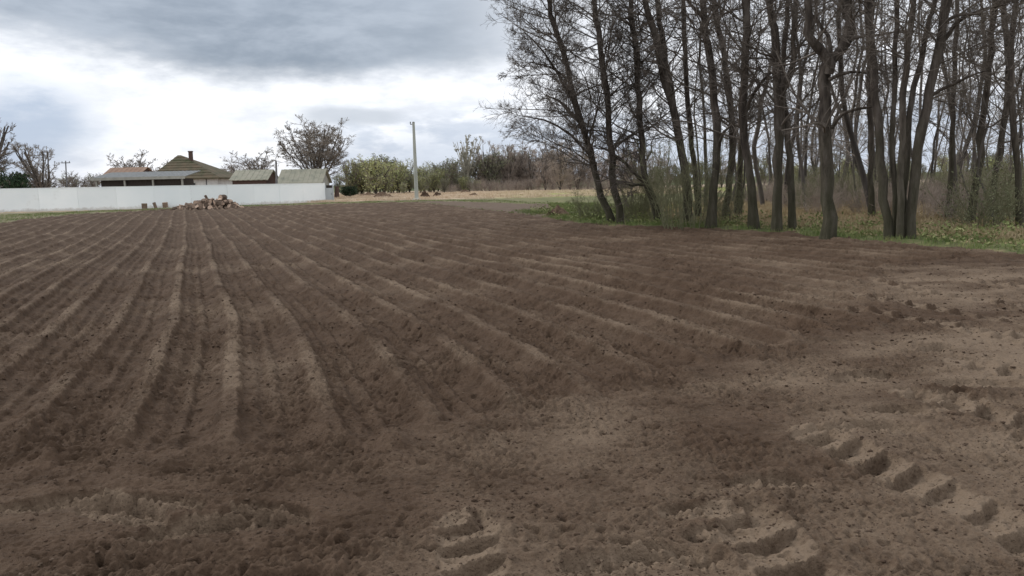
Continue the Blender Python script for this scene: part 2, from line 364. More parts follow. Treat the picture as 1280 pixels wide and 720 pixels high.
M['bud'] = mat('budding_leaves', [(.24, .26, .11), (.33, .345, .165), (.43, .42, .23)], .7, 4, .9, rand=.25)
M['bud_dark'] = mat('dull_leaves', [(.16, .175, .10), (.25, .26, .15)], .8, 4, .9, rand=.25)
M['ever'] = mat('evergreen_needles', [(.018, .035, .02), (.04, .065, .03)], 2., 4, .9)
M['herb'] = mat('green_herbs', [(.09, .115, .04), (.17, .20, .075), (.30, .28, .14)], 2.2, 5, .85)
M['grass'] = mat('green_grass', [(.08, .12, .035), (.13, .175, .055), (.25, .24, .11)], 1.3, 5, .85)
M['straw'] = mat('dry_grass', [(.20, .15, .085), (.38, .30, .18), (.46, .38, .25)], 1.7, 5, .9)
M['straw_pale'] = mat('pale_dry_grass', [(.42, .32, .22), (.56, .45, .33), (.62, .51, .39)], .6, 5, .9)
M['clod'] = mat('soil_clods', [(.042, .027, .018), (.070, .047, .033), (.125, .092, .067)], 3., 6, .95, .006, 60., spec=.1)

# ------------------------------------------------------------------ the ground: one polar sheet, cut along its borders
def ground():
    A = np.concatenate([np.arange(-180, -41, 1.5), np.arange(-41, 41, .078), np.arange(41, 180, 1.5)])
    A = np.radians(A)
    r = [.0, .5, .9, 1.3, 1.7, 2.0]; d = 2.25
    while d < 95:
        r.append(d); d += min(.0056 * (d / 3.25) ** 1.5, .012 * d) if d > 2.6 else .02
    while d < 6500: r.append(d); d *= 1.07
    Rr = np.array(r); nA, nR = len(A), len(Rr)
    # vertices
    rr, aa = np.meshgrid(Rr[1:], A, indexing='ij')
    X = (rr * np.sin(aa)).ravel(); Y = (rr * np.cos(aa)).ravel()
    z, dry_and_shade, fd = soil(X, Y)
    V = np.stack([X, Y, z], 1)
    i = np.arange(nR - 2)[:, None] * nA; j = np.arange(nA)[None, :]; jn = (j + 1) % nA
    Q = np.stack([i + j, i + nA + j, i + nA + jn, i + jn], -1).reshape(-1, 4)
    Q = Q[:, ::-1]
    cx = X[Q].mean(1); cy = Y[Q].mean(1)
    jx = cx + .22 * perlin(cx / .7, cy / .7, 81) + .10 * perlin(cx / .2, cy / .2, 82); jy = cy + .3 * perlin(cx / .8, cy / .8, 83)
    reg = np.zeros(len(Q), int)
    reg[sdist(jx, jy, WOOD) > 0] = 4
    reg[sdist(jx, jy, VERGE) > 0] = 3
    reg[sdist(jx, jy, PLOT) > 0] = 2
    reg[sdist(jx, jy, FIELD) > 0] = 1
    # close the small hole under the camera
    cidx = len(V); V = np.vstack([V, [0, 0, float(z[:nA].mean())]]); dry_and_shade = np.append(dry_and_shade, .4)
    for k, (nm, m) in enumerate((('meadow', 'meadow'), ('ploughed_field', 'soil'), ('bare_plot', 'plot'), ('grass_verge', 'verge'), ('wood_floor', 'litter'))):
        q = Q[reg == k]
        used, inv = np.unique(q.ravel(), return_inverse=True)
        me = np_mesh(nm, V[used], inv.reshape(-1, 4))
        at_ = me.attributes.new('dry_and_shade', 'FLOAT', 'POINT'); at_.data.foreach_set('value', dry_and_shade[used].astype(np.float32))
        tag(link(nm, me, M[m]), kind='structure')
ground()

# crumbled clods lying loose on the field
def ico():
    p = (1 + 5 ** .5) / 2
    v = np.array([(-1, p, 0), (1, p, 0), (-1, -p, 0), (1, -p, 0), (0, -1, p), (0, 1, p), (0, -1, -p), (0, 1, -p), (p, 0, -1), (p, 0, 1), (-p, 0, -1), (-p, 0, 1)], float)
    f = np.array([(0, 11, 5), (0, 5, 1), (0, 1, 7), (0, 7, 10), (0, 10, 11), (1, 5, 9), (5, 11, 4), (11, 10, 2), (10, 7, 6), (7, 1, 8), (3, 9, 4), (3, 4, 2), (3, 2, 6), (3, 6, 8), (3, 8, 9), (4, 9, 5), (2, 4, 11), (6, 2, 10), (8, 6, 7), (9, 8, 1)])
    return v / np.linalg.norm(v[0]), f
def blobs(X, Y, Z, S, flatten=.75):
    v, f = ico(); n = len(X)
    P = v[None] * (1 + .45 * rng.standard_normal((n, 12, 1)) * .55) * S[:, None, None] * np.stack([rng.uniform(.8, 1.5, n), rng.uniform(.8, 1.3, n), rng.uniform(.6, 1, n) * flatten], 1)[:, None]
    a = rng.uniform(0, 6.28, n); c, s = np.cos(a)[:, None], np.sin(a)[:, None]
    Q = np.stack([P[..., 0] * c - P[..., 1] * s + X[:, None], P[..., 0] * s + P[..., 1] * c + Y[:, None], P[..., 2] + Z[:, None]], -1)
    return Q.reshape(-1, 3), (f[None] + np.arange(n)[:, None, None] * 12).reshape(-1, 3)
def clods():
    n = 70000
    d = 2.4 * (26 / 2.4) ** (rng.random(n) ** .95); a = np.radians(rng.uniform(-40, 40, n))
    X = d * np.sin(a); Y = d * np.cos(a)
    keep = (sdist(X, Y, FIELD) > .1) & (perlin(X / .6, Y / .6, 91) + .5 * rng.standard_normal(n) > -.1)
    X, Y = X[keep], Y[keep]; d = d[keep]
    S = np.minimum(.0035 + rng.pareto(2.6, len(X)) * .0036, .015) * np.clip(d / 7, .8, 1.3)
    V, Fc = blobs(X, Y, hgts(X, Y) + S * .1, S)
    tag(link('soil_clods', np_mesh('soil_clods', V, Fc, True), M['clod']), 'loose crumbs and clods of dark earth strewn over the ploughed field', 'soil', kind='stuff')
clods()

# ------------------------------------------------------------------ trees
def tubes(P, Rd, sides):
    """P (n,k,3) centre lines, Rd (n,k) radii -> verts, quads"""
    n, k, _ = P.shape
    T = np.empty_like(P); T[:, 1:-1] = P[:, 2:] - P[:, :-2]; T[:, 0] = P[:, 1] - P[:, 0]; T[:, -1] = P[:, -1] - P[:, -2]
    T /= np.linalg.norm(T, axis=2, keepdims=True) + 1e-9
    ax = P[:, -1] - P[:, 0]; ref = np.where((np.abs(ax[:, 2]) > .7 * np.linalg.norm(ax, axis=1))[:, None], np.array([[1., .13, 0]]), np.array([[.1, .05, 1.]]))
    A = np.cross(T, ref[:, None]); A /= np.linalg.norm(A, axis=2, keepdims=True) + 1e-9
    B = np.cross(T, A)
    w = 2 * math.pi * np.arange(sides) / sides
    V = P[:, :, None] + (A[:, :, None] * np.cos(w)[:, None] + B[:, :, None] * np.sin(w)[:, None]) * Rd[:, :, None, None]
    idx = np.arange(n * k * sides).reshape(n, k, sides)
    a = idx[:, :-1]; b = idx[:, 1:]
    Q = np.stack([a, np.roll(a, -1, 2), np.roll(b, -1, 2), b], -1).reshape(-1, 4)
    return V.reshape(-1, 3), Q
def join(parts):
    V = []; Q = []; o = 0
    for v, q in parts: V.append(v); Q.append(q + o); o += len(v)
    return np.concatenate(V), np.concatenate(Q)
def unit(v): return v / (np.linalg.norm(v, axis=-1, keepdims=True) + 1e-9)
def sample(P, Rd, i, t):
    k = P.shape[1]; x = t * (k - 1); a = np.minimum(x.astype(int), k - 2); f = (x - a)[:, None]
    p = P[i, a] * (1 - f) + P[i, a + 1] * f
    return p, unit(P[i, a + 1] - P[i, a]), Rd[i, a] * (1 - f[:, 0]) + Rd[i, a + 1] * f[:, 0]
def grow(p0, d0, L, r0, k, wob, lift, r):
    """n curved twigs from p0 along d0"""
    n = len(p0); P = np.empty((n, k, 3)); P[:, 0] = p0; d = d0.copy()
    for j in range(1, k):
        d = unit(d + wob * r.standard_normal((n, 3)) + np.array([0, 0, lift]))
        P[:, j] = P[:, j - 1] + d * (L / (k - 1))[:, None]
    Rd = r0[:, None] * np.linspace(1, .35, k)[None]
    return P, Rd
def spread(T, ang, r, flatz=.6):
    n = len(T); q = r.standard_normal((n, 3)); q[:, 2] *= flatz
    q = unit(q - T * np.sum(q * T, 1, keepdims=True))
    return unit(T * np.cos(ang)[:, None] + q * np.sin(ang)[:, None])
def twigwork(P1, R1, r, n2, n3, n4, l2=.42, l3=.5, l4=.5, lift=.04, rmin=.0042, wob=.16, L1=None):
    """secondary, tertiary and finest twigs on the branches P1"""
    out = []
    n1 = len(P1); L1 = np.linalg.norm(P1[:, -1] - P1[:, 0], axis=1)
    i = np.repeat(np.arange(n1), n2); t = r.uniform(.15, 1, len(i)) ** .8
    p, T, ra = sample(P1, R1, i, np.minimum(t, .999))
    L = L1[i] * l2 * (1.15 - .7 * t) * r.uniform(.6, 1.3, len(i))
    P2, R2 = grow(p, spread(T, r.uniform(.5, 1.1, len(i)), r), L, np.maximum(ra * .6, rmin * 1.6), 5, wob, lift, r); out.append(tubes(P2, R2, 4))
    if n3:
        i = np.repeat(np.arange(len(P2)), n3); t = r.uniform(.1, 1, len(i))
        p, T, ra = sample(P2, R2, i, np.minimum(t, .999))
        L3 = L[i] * l3 * (1.2 - .6 * t) * r.uniform(.6, 1.3, len(i))
        P3, R3 = grow(p, spread(T, r.uniform(.4, 1.0, len(i)), r, .8), L3, np.maximum(ra * .6, rmin * 1.2), 4, wob, lift, r); out.append(tubes(P3, R3, 3))
        if n4:
            i = np.repeat(np.arange(len(P3)), n4); t = r.uniform(.1, 1, len(i))
            p, T, ra = sample(P3, R3, i, np.minimum(t, .999))
            P4, R4 = grow(p, spread(T, r.uniform(.3, .9, len(i)), r, .9), L3[i] * l4 * r.uniform(.5, 1.3, len(i)), np.full(len(i), rmin), 3, wob, lift, r); out.append(tubes(P4, R4, 3))
    return out
def resample(pts, rad, step=.5, wob=.03, r=rng):
    pts = np.array(pts, float); rad = np.array(rad, float)
    # Catmull-Rom through the measured points
    ext = np.vstack([2 * pts[0] - pts[1], pts, 2 * pts[-1] - pts[-2]]); out = []; ro = []
    for i in range(len(pts) - 1):
        p0, p1, p2, p3 = ext[i:i + 4]; n = max(2, int(np.linalg.norm(p2 - p1) / step))
        for t in np.arange(n) / n:
            out.append(.5 * (2 * p1 + (p2 - p0) * t + (2 * p0 - 5 * p1 + 4 * p2 - p3) * t * t + (3 * p1 - p0 - 3 * p2 + p3) * t ** 3)); ro.append(rad[i] * (1 - t) + rad[i + 1] * t)
    out.append(pts[-1]); ro.append(rad[-1]); out = np.array(out); ro = np.array(ro)
    out[1:-1] += r.normal(0, wob, (len(out) - 2, 3)) * [1, 1, .2]
    return out, ro
def trunk_tube(P, Rd, sides=9, r=rng):
    """one lumpy tapered trunk"""
    V, Q = tubes(P[None], Rd[None], sides)
    k = len(P); c = np.repeat(P, sides, 0); V = c + (V - c) * (1 + .09 * r.standard_normal((len(V), 1)))
    return V, Q
def limbs(P, Rd, r, n, t0, t1, Lf, ang, lift, k=7, wob=.13, rf=.27, seglen=None):
    """n first-order branches on trunk P between heights t0..t1 (metres along)"""
    s = np.concatenate([[0], np.cumsum(np.linalg.norm(np.diff(P, axis=0), axis=1))]); H = s[-1]
    a = np.sort(r.uniform(t0, min(t1, H * .985), n)); x = np.interp(a, s, np.arange(len(s)))
    p, T, ra = sample(P[None], Rd[None], np.zeros(n, int), np.minimum(x / (len(s) - 1), .9999))
    d = spread(T, r.uniform(*ang, n), r, .5)
    L = Lf(a / H) * r.uniform(.6, 1.25, n)
    return grow(p, d, L, np.clip(ra * rf * r.uniform(.6, 1.2, n),   .010, .045), k, wob, lift, r)

def bare_tree(name, stems, label, cat='tree', group=None, seed=1, n1=36, n2=7, n3=6, n4=3, low=1.2, high=11, Ls=2.6, ang=(.75, 1.35), lift=.03, mats=('bark', 'twig'), extra=()):
    """a leafless tree from measured stems [(points, radii), ...]; extra = measured limbs"""
    r = np.random.default_rng(seed)
    base = stems[0][0][0]; root = empty(name, base); tag(root, label, cat, group)
    off = np.array(base)
    tw = []
    tk = []
    for si, (pts, rad) in enumerate(stems):
        P, Rd = resample(pts, rad, .45, .022, r)
        P = P - off
        if si == 0 or len(stems) > 1:                       # root flare
            hh = np.maximum(P[:, 2], 0); Rd = Rd * (1 + (.55 if len(stems) < 3 else .22) * np.exp(-hh / .28))
            P[0, 2] -= .25
        tk.append(trunk_tube(P, Rd, 10, r))
        nn = max(6, int(n1 / len(stems) ** .6))
        B, RB = limbs(P, Rd, r, nn, low, high, lambda q: Ls * (1 - .45 * q) + .3, ang, lift)
        tw.append(tubes(B, RB, 5)); tw += twigwork(B, RB, r, n2, n3, n4)
    for pts, rad in extra:
        P, Rd = resample(pts, rad, .3, .03, r); P = P - off
        tk.append(trunk_tube(P, Rd, 7, r))
        B, RB = limbs(P, Rd, r, 7, .6, 9, lambda q: 1.4 + 0 * q, (.5, 1.1), lift)
        tw.append(tubes(B, RB, 4)); tw += twigwork(B, RB, r, n2, n3, n4)
    V, Q = join(tk); link('trunk', np_mesh('trunk', V, Q), M[mats[0]], root)
    V, Q = join(tw); link('crown', np_mesh('crown', V, Q), M[mats[1]], root)
    return root

def trace(pix, w, y, H=15., lean=None):
    """trunk points from measured picture points, standing in the plane at distance y, carried on above the frame to height H"""
    w *= .92; pts = [at(u, v, y) for u, v in pix]
    rad = [w * .5 * y / F * (1.12 - .35 * i / len(pts)) for i in range(len(pts))]
    bx, by = pts[0][0], pts[0][1]
    pts[0] = np.array([bx, by, hgt(bx, by)])
    d = unit((pts[-1] - pts[-2])[None])[0]; top = pts[-1]
    rem = H - top[2]
    if rem > 1:
        d = unit((d * .6 + np.array([0, 0, .6]))[None])[0]
        for f, rr in ((.4, .62), (.75, .36), (1., .12)):
            pts.append(top + d * rem * f + rng.normal(0, .15, 3) * [1, 1, 0]); rad.append(rad[len(pix) - 1] * rr)
    # leave the trace plane gently so the tree is not flat
    sw = rng.normal(0, .035); cu = rng.normal(0, .004)
    for p in pts: h = max(p[2], 0); p[1] += sw * h + cu * h * h
    return pts, rad

T = lambda *a, **k: [trace(*a, **k)]
bare_tree('alder_tree', T([(768, 272), (753, 246), (739, 192), (724, 142), (710, 83), (693, 25), (687, 0)], 8, 29.0), 'leaning bare alder at the open left corner of the wood, tilting left over the field', seed=2,
          n1=90, n2=10, n3=8, n4=4, Ls=3.0, low=2.2, high=13, extra=[([at(730, 158, 29), at(712, 140, 29.1), at(697, 125, 29.3), at(680, 118, 29.8)], (.07, .06, .045, .02)),
          ([at(722, 140, 29), at(700, 95, 28.6), at(675, 60, 28.2), at(655, 40, 28)], (.05, .04, .03, .015)), ([at(715, 105, 29), at(690, 85, 28.5), at(662, 78, 28.2)], (.045, .035, .015)),
          ([at(745, 205, 29), at(715, 170, 28.6), at(680, 150, 28.2), at(652, 145, 28)], (.05, .04, .03, .012))])
bare_tree('alder_tree', T([(776, 271), (766, 217), (762, 158), (757, 96), (749, 21), (746, 0)], 8, 28.6), 'slim upright bare tree crossing behind the foot of the leaning corner tree', seed=3, n1=70, n2=9, n3=8, n4=4, Ls=2.6, low=2.5)
bare_tree('alder_tree', T([(826, 266), (805, 217), (800, 158), (795, 75), (789, 25), (787, 0)], 8, 28.5), 'bare tree with a foot that bends left before its trunk rises straight', seed=4, n1=60, n2=9, n3=8, Ls=2.4, low=1.6,
          extra=[([at(815, 240, 28.5), at(792, 214, 28.3), at(770, 195, 28.1), at(748, 183, 28)], (.08, .065, .05, .02)), ([at(808, 228, 28.5), at(790, 232, 28), at(778, 226, 27.8)], (.05, .04, .015))])
bare_tree('alder_tree', [trace([(862, 275), (855, 208), (845, 150), (832, 104), (816, 33), (807, 0)], 10, 27.4, 16), trace([(862, 275), (856, 206), (848, 150), (839, 104), (830, 42), (825, 0)], 8, 27.7, 16)],
          'thick dark tree forking into two close leaning stems above the green saplings', seed=5, n1=50, n2=7, n3=7, Ls=2.3, low=3)
bare_tree('alder_tree', T([(874, 268), (866, 200), (860, 146), (853, 54), (850, 0)], 6.5, 30), 'straight dark trunk just right of the forked pair', seed=6, n1=34, low=3.5)
bare_tree('alder_tree', T([(887, 283), (893, 233), (896, 175), (891, 104), (883, 42), (879, 0)], 10.5, 24.9, 16), 'bowed bare trunk standing at the field edge with litter showing beside its foot', seed=7, n1=40, low=2.6,
          extra=[([at(884, 28, 24.9), at(868, 10, 24.8), at(850, -8, 24.6)], (.06, .05, .03)), ([at(895, 190, 24.9), at(905, 165, 24.5), at(922, 150, 24.2)], (.06, .045, .02))])
bare_tree('alder_tree', T([(907, 272), (916, 175), (907, 92), (895, 25), (891, 0)], 8, 29), 'bare tree curving back to the left between the bowed trunk and the paired trunks', seed=8, n1=34, low=3)
bare_tree('alder_tree', T([(922, 272), (925, 200), (929, 104), (930, 0)], 7, 31), 'plain vertical trunk standing behind the trunk with a low swollen foot', seed=9, n1=32, low=3)
bare_tree('alder_tree', T([(943, 287), (939, 233), (930, 179), (930, 125), (934, 50), (933, 0)], 10.5, 24, 16), 'bare trunk with a wide swollen foot on yellow litter at the field edge', seed=10, n1=38, low=2.4,
          extra=[([at(932, 140, 24), at(945, 112, 23.6), at(962, 92, 23.2), at(980, 88, 23)], (.06, .05, .035, .012))])
bare_tree('alder_tree', [trace([(971, 285), (973, 200), (972, 89), (967, 36), (960, 0)], 11, 22.8, 16), trace([(971, 285), (974, 190), (974, 88), (976, 30), (976, 0)], 6.5, 23.0, 15)],
          'tall straight trunk splitting into a narrow fork high above the field edge', seed=11, n1=44, low=3)
bare_tree('alder_tree', T([(991, 284), (987, 178), (981, 115), (993, 85), (997, 0)], 8, 23.3, 15), 'slimmer crooked trunk close beside the tall narrow forked one', seed=12, n1=30, low=3)
bare_tree('y_forked_tree', T([(1035, 293), (1035, 200), (1033, 102), (1044, 73), (1064, 49), (1067, 20), (1064, 0)], 15, 20.4, 13), 'thick tree with a bold Y fork, one limb kinked out to the left', seed=13, n1=26, low=2.6, Ls=2.2,
          extra=[([at(1037, 92, 20.4), at(1036, 72, 20.35), at(1022, 58, 20.3), at(1011, 40, 20.25), at(1009, 0, 20.2), at(1004, -60, 20.1), at(1000, -140, 20)], (.11, .115, .12, .10, .08, .06, .03)),
                 ([at(1040, 76, 20.4), at(1034, 45, 20.5), at(1020, 25, 20.6), at(1008, 8, 20.7)], (.06, .05, .04, .025)),
                 ([at(1040, 160, 20.4), at(1052, 143, 20.2), at(1075, 136, 20), at(1098, 132, 19.8)], (.055, .045, .035, .012)),
                 ([at(1036, 100, 20.4), at(1062, 90, 20.2), at(1090, 92, 20.1)], (.05, .035, .012))])
bare_tree('alder_clump', [trace([(1111, 297), (1107, 178), (1104, 89), (1105, 0)], 11, 19.1, 14), trace([(1125, 301), (1124, 178), (1127, 89), (1135, 0)], 8, 18.9, 13),
                          trace([(1138, 298), (1147, 190), (1162, 111), (1175, 44), (1184, 0)], 12, 19.0, 14), trace([(1130, 299), (1139, 147), (1153, 80), (1167, 18), (1171, 0)], 7, 19.2, 13),
                          trace([(1118, 298), (1116, 170), (1118, 90), (1121, 0)], 6.5, 19.3, 12)],
          'massive multi-stemmed clump of trunks fused at one foot, nearest the field', seed=14, n1=44, low=3.2, Ls=2.3,
          extra=[([at(1158, 125, 19), at(1178, 112, 18.8), at(1205, 98, 18.6), at(1235, 88, 18.4)], (.05, .042, .03, .012)), ([at(1172, 60, 19), at(1195, 30, 18.8), at(1222, 14, 18.6), at(1260, 5, 18.4)], (.055, .045, .035, .012)),
                 ([at(1178, 30, 19), at(1200, 18, 18.5), at(1226, 18, 18.2)], (.05, .04, .015))])
bare_tree('alder_tree', T([(1091, 262), (1089, 200), (1089, 100), (1089, 0)], 7, 28), 'plain upright trunk showing just left of the massive clump', seed=15, n1=30, low=3)
bare_tree('alder_tree', T([(1186, 264), (1189, 187), (1191, 90), (1191, 44), (1192, 0)], 6, 26), 'thin upright tree rising behind the long low branch of the clump', seed=16, n1=34, low=2.5)
bare_tree('alder_tree', T([(1212, 270), (1224, 195), (1229, 102), (1237, 0)], 8.5, 24), 'dark trunk leaning gently right above the green bush', seed=17, n1=34, low=2.5)
bare_tree('alder_tree', T([(1241, 262), (1251, 191), (1266, 115), (1269, 0)], 8, 25.5), 'dark trunk with a slanting lower half near the right edge of the picture', seed=18, n1=34, low=2.5,
          extra=[([at(1262, 130, 25.5), at(1277, 100, 25.3), at(1290, 60, 25)], (.05, .04, .02))])
bare_tree('alder_tree', T([(1277, 276), (1274, 213), (1269, 130), (1272, 60), (1280, 0)], 8, 22), 'rightmost trunk of the wood, cut by the edge of the picture', seed=19, n1=30, low=2.5)

# trees deeper in the wood: four grown kinds, copied
def wood_tree(seed, H, rad, n1=26, mats=('bark_far', 'twig_far'), bend=.25):
    r = np.random.default_rng(seed); root = empty('slender_tree')
    k = 7; z = np.linspace(0, H, k); P = np.stack([np.cumsum(r.normal(0, bend, k)), np.cumsum(r.normal(0, bend, k)), z], 1); P -= P[0]
    P, Rd = resample(P, rad * np.linspace(1.1, .12, k), .8, .03, r); P[0, 2] -= .3
    link('trunk', np_mesh('trunk', *trunk_tube(P, Rd, 7, r)), M[mats[0]], root)
    B, RB = limbs(P, Rd, r, n1, 1.5, H, lambda q: 2.1 * (1 - .5 * q) + .2, (.6, 1.2), .05)
    link('crown', np_mesh('crown', *join([tubes(B, RB, 4)] + twigwork(B, RB, r, 6, 5, 2, rmin=.005))), M[mats[1]], root)
    return root
protos = [wood_tree(100 + i, h, rr, n) for i, (h, rr, n) in enumerate(((13, .07, 20), (11, .048, 16), (14, .09, 20), (9, .034, 14)))]
def scatter(n, fn, mind, seed, tries=6000):
    r = np.random.default_rng(seed); pts = []
    for _ in range(tries):
        p = fn(r)
        if p is None: continue
        if all((p[0] - q[0]) ** 2 + (p[1] - q[1]) ** 2 > mind ** 2 for q in pts): pts.append(p)
        if len(pts) >= n: break
    return pts
def in_wood(r):
    x, y = r.uniform(5, 44), r.uniform(20, 66)
    if sdist(np.array([x]), np.array([y]), WOOD)[0] < 2.2: return None
    if x / y > .72 or y - 21.5 < -(x - 9.0) * .5 + 3.5: return None
    return x, y
for i, (x, y) in enumerate(scatter(100, in_wood, 1.3, 5)):
    k = i % 4
    o = protos[k] if i < 4 else copy_tree(protos[k])
    o.location = (x, y, hgt(x, y)); o.rotation_euler = (rng.normal(0, .04), rng.normal(0, .04), rng.uniform(0, 6.28)); s = rng.uniform(.8, 1.25); o.scale = (s, s, s)
    tag(o, ('slender bare tree standing deep in the wood behind the edge trees', 'thin bare tree deep in the wood among stouter trunks', 'stouter bare tree standing deep in the wood', 'spindly young bare tree deep in the shade of the wood')[k], 'tree', 'bare trees deep in the wood')

# saplings / brush
def brush(name, seed, n, H, spreadr, mat_t, n2=5, n3=4, rad=.012, lean=.25, leaf=None, leafn=0, leafs=.05):
    r = np.random.default_rng(seed); root = empty(name)
    a = r.uniform(0, 6.28, n); q = np.sqrt(r.random(n)) * spreadr * .45
    p0 = np.stack([q * np.cos(a), q * np.sin(a), np.full(n, -.1)], 1)
    d = unit(np.stack([np.cos(a) * lean * r.uniform(.2, 1.6, n), np.sin(a) * lean * r.uniform(.2, 1.6, n), np.ones(n)], 1))
    P, Rd = grow(p0, d, H * r.uniform(.55, 1.1, n), rad * r.uniform(.6, 1.4, n), 7, .10, .02, r)
    st = [tubes(P, Rd, 5)] + twigwork(P, Rd, r, n2, n3, 0, l2=.4, l3=.5, rmin=.0045)
    link('stems', np_mesh('stems', *join(st)), M[mat_t], root)
    if leaf:
        i = r.integers(0, n, leafn); p, T_, _ = sample(P, Rd, i, r.uniform(.15, .999, leafn))
        V, Q = leaves(p + r.normal(0, H * .09, (leafn, 3)), leafs, r)
        link('leaves', np_mesh('leaves', V, Q), M[leaf], root)
    return root
def leaves(p, s, r):
    n = len(p); a = unit(r.standard_normal((n, 3))); b = unit(np.cross(a, r.standard_normal((n, 3)))); c = np.cross(a, b)
    s = (s * r.uniform(.5, 1.4, n))[:, None]
    V = np.stack([p - a * s, p - b * s * .55 + c * s * .15, p + a * s, p + b * s * .55 + c * s * .15], 1)
    return V.reshape(-1, 3), np.arange(n * 4).reshape(n, 4)
def put(o, x, y, s=1., rz=None, sz=None):
    o.location = (x, y, hgt(x, y)); o.rotation_euler = (0, 0, rng.uniform(0, 6.28) if rz is None else rz); o.scale = (s, s, sz or s)
    return o
sap = brush('sapling_clump', 200, 60, 3.4, 2.2, 'shoot', 5, 4, .014, .22)
put(sap, *G(858, 285)[:2], .85); tag(sap, 'dense clump of greenish upright saplings at the feet of the forked trees', 'sapling clump')
for k, (u, v, s, lb) in enumerate(((832, 279, .6, 'smaller sapling clump beside the tree with the bent foot'), (800, 277, .6, 'low twiggy clump at the open left end of the wood edge'), (905, 282, .5, 'sapling clump between the bowed trunk and the swollen foot'))):
    o = copy_tree(sap); put(o, *G(u, v), s); tag(o, lb, 'sapling clump')
gb = brush('green_bush', 201, 46, 2.0, 1.6, 'shoot', 5, 3, .012, .5, 'bud_dark', 1300, .035)
x, y, _ = at(1228, 268, 21.5); put(gb, x, y, .88); tag(gb, 'round dull green bush on a short stem under the leaning right-hand trees', 'bush')
o = copy_tree(gb); x, y, _ = at(1290, 268, 23.5); put(o, x, y, 1.1); tag(o, 'dull green bush cut by the right edge of the picture', 'bush')
o = copy_tree(gb); x, y, _ = at(790, 262, 31); put(o, x, y, .8); tag(o, 'dull green bush on the grass behind the leaning corner tree', 'bush')
o = copy_tree(gb); x, y, _ = at(735, 262, 32); put(o, x, y, .62); tag(o, 'small green bush left of the leaning corner tree', 'bush')
rb = brush('brown_brushwood', 202, 60, 1.7, 2.2, 'twig_red', 6, 4, .011, .5)
def in_brush(r):
    x, y = r.uniform(5, 34), r.uniform(19, 52)
    d = sdist(np.array([x]), np.array([y]), WOOD)[0]
    if d < 5.0 or x / y > .72: return None
    return x, y
for i, (x, y) in enumerate(scatter(60, in_brush, 1.6, 9)):
    o = rb if i == 0 else copy_tree(rb)
    put(o, x, y, rng.uniform(.45, .9)); tag(o, 'leafless brown brushwood thicket on the shaded floor of the wood', 'brushwood', 'brown brushwood under the trees')

def in_deep(r):
    x, y = r.uniform(6, 40), r.uniform(26, 62)
    if sdist(np.array([x]), np.array([y]), WOOD)[0] < 6 or x / y > .7: return None
    return x, y
for x, y in scatter(34, in_deep, 2.2, 15):
    o = copy_tree(sap); put(o, x, y, rng.uniform(.35, .62)); tag(o, 'greenish saplings growing far back between the deep trees of the wood', 'saplings', 'green saplings deep in the wood')
# ------------------------------------------------------------------ grasses
def blades(X, Y, h, w, r, lean=.5):
    n = len(X); z = hgts(X, Y); a = r.uniform(0, 6.28, n); L = h * r.uniform(.5, 1.3, n); b = r.uniform(0, 6.28, n); le = r.uniform(.1, lean, n) * L
    dx, dy = np.cos(a) * w, np.sin(a) * w; ex, ey = np.cos(b) * le, np.sin(b) * le
    V = np.empty((n, 6, 3))
    for j, (t, ws) in enumerate(((0, 1), (.55, .75), (1, .12))):
        V[:, 2 * j, 0] = X + ex * t * t - dx * ws; V[:, 2 * j + 1, 0] = X + ex * t * t + dx * ws
        V[:, 2 * j, 1] = Y + ey * t * t - dy * ws; V[:, 2 * j + 1, 1] = Y + ey * t * t + dy * ws
        V[:, 2 * j, 2] = V[:, 2 * j + 1, 2] = z + L * t * (1 - .25 * t) - .02
    i = np.arange(n)[:, None] * 6
    Q = np.concatenate([i + np.array([[0, 1, 3, 2]]), i + np.array([[2, 3, 5, 4]])], 0)
    return V.reshape(-1, 3), Q
def region_pts(n, poly, seed, box, noise_s=1.2, thr=-.3, view=.75):
    r = np.random.default_rng(seed); X = r.uniform(box[0], box[1], n); Y = r.uniform(box[2], box[3], n)
    k = (sdist(X, Y, poly) > -.25) & (np.abs(X) < view * Y) & (perlin(X / noise_s, Y / noise_s, seed) + .25 * r.standard_normal(n) > thr) & (sdist(X, Y, FIELD) < .12)
    return X[k], Y[k], r
X_, Y_, r_ = region_pts(240000, VERGE, 301, (-.5, 13, 12, 56), .8, .02)
V, Q = blades(X_, Y_, .17, .006, r_)
tag(link('verge_grass', np_mesh('verge_grass', V, Q), M['grass']), 'green grass growing along the edge of the wood', 'grass', kind='stuff')
X_, Y_, r_ = region_pts(260000, WOOD, 302, (4, 30, 14, 46), 1.4, -.3)
V, Q = blades(X_, Y_, .22, .006, r_, .9)
tag(link('dry_grass', np_mesh('dry_grass', V, Q), M['straw']), 'straw-coloured dead grass lying under the trees', 'grass', kind='stuff')
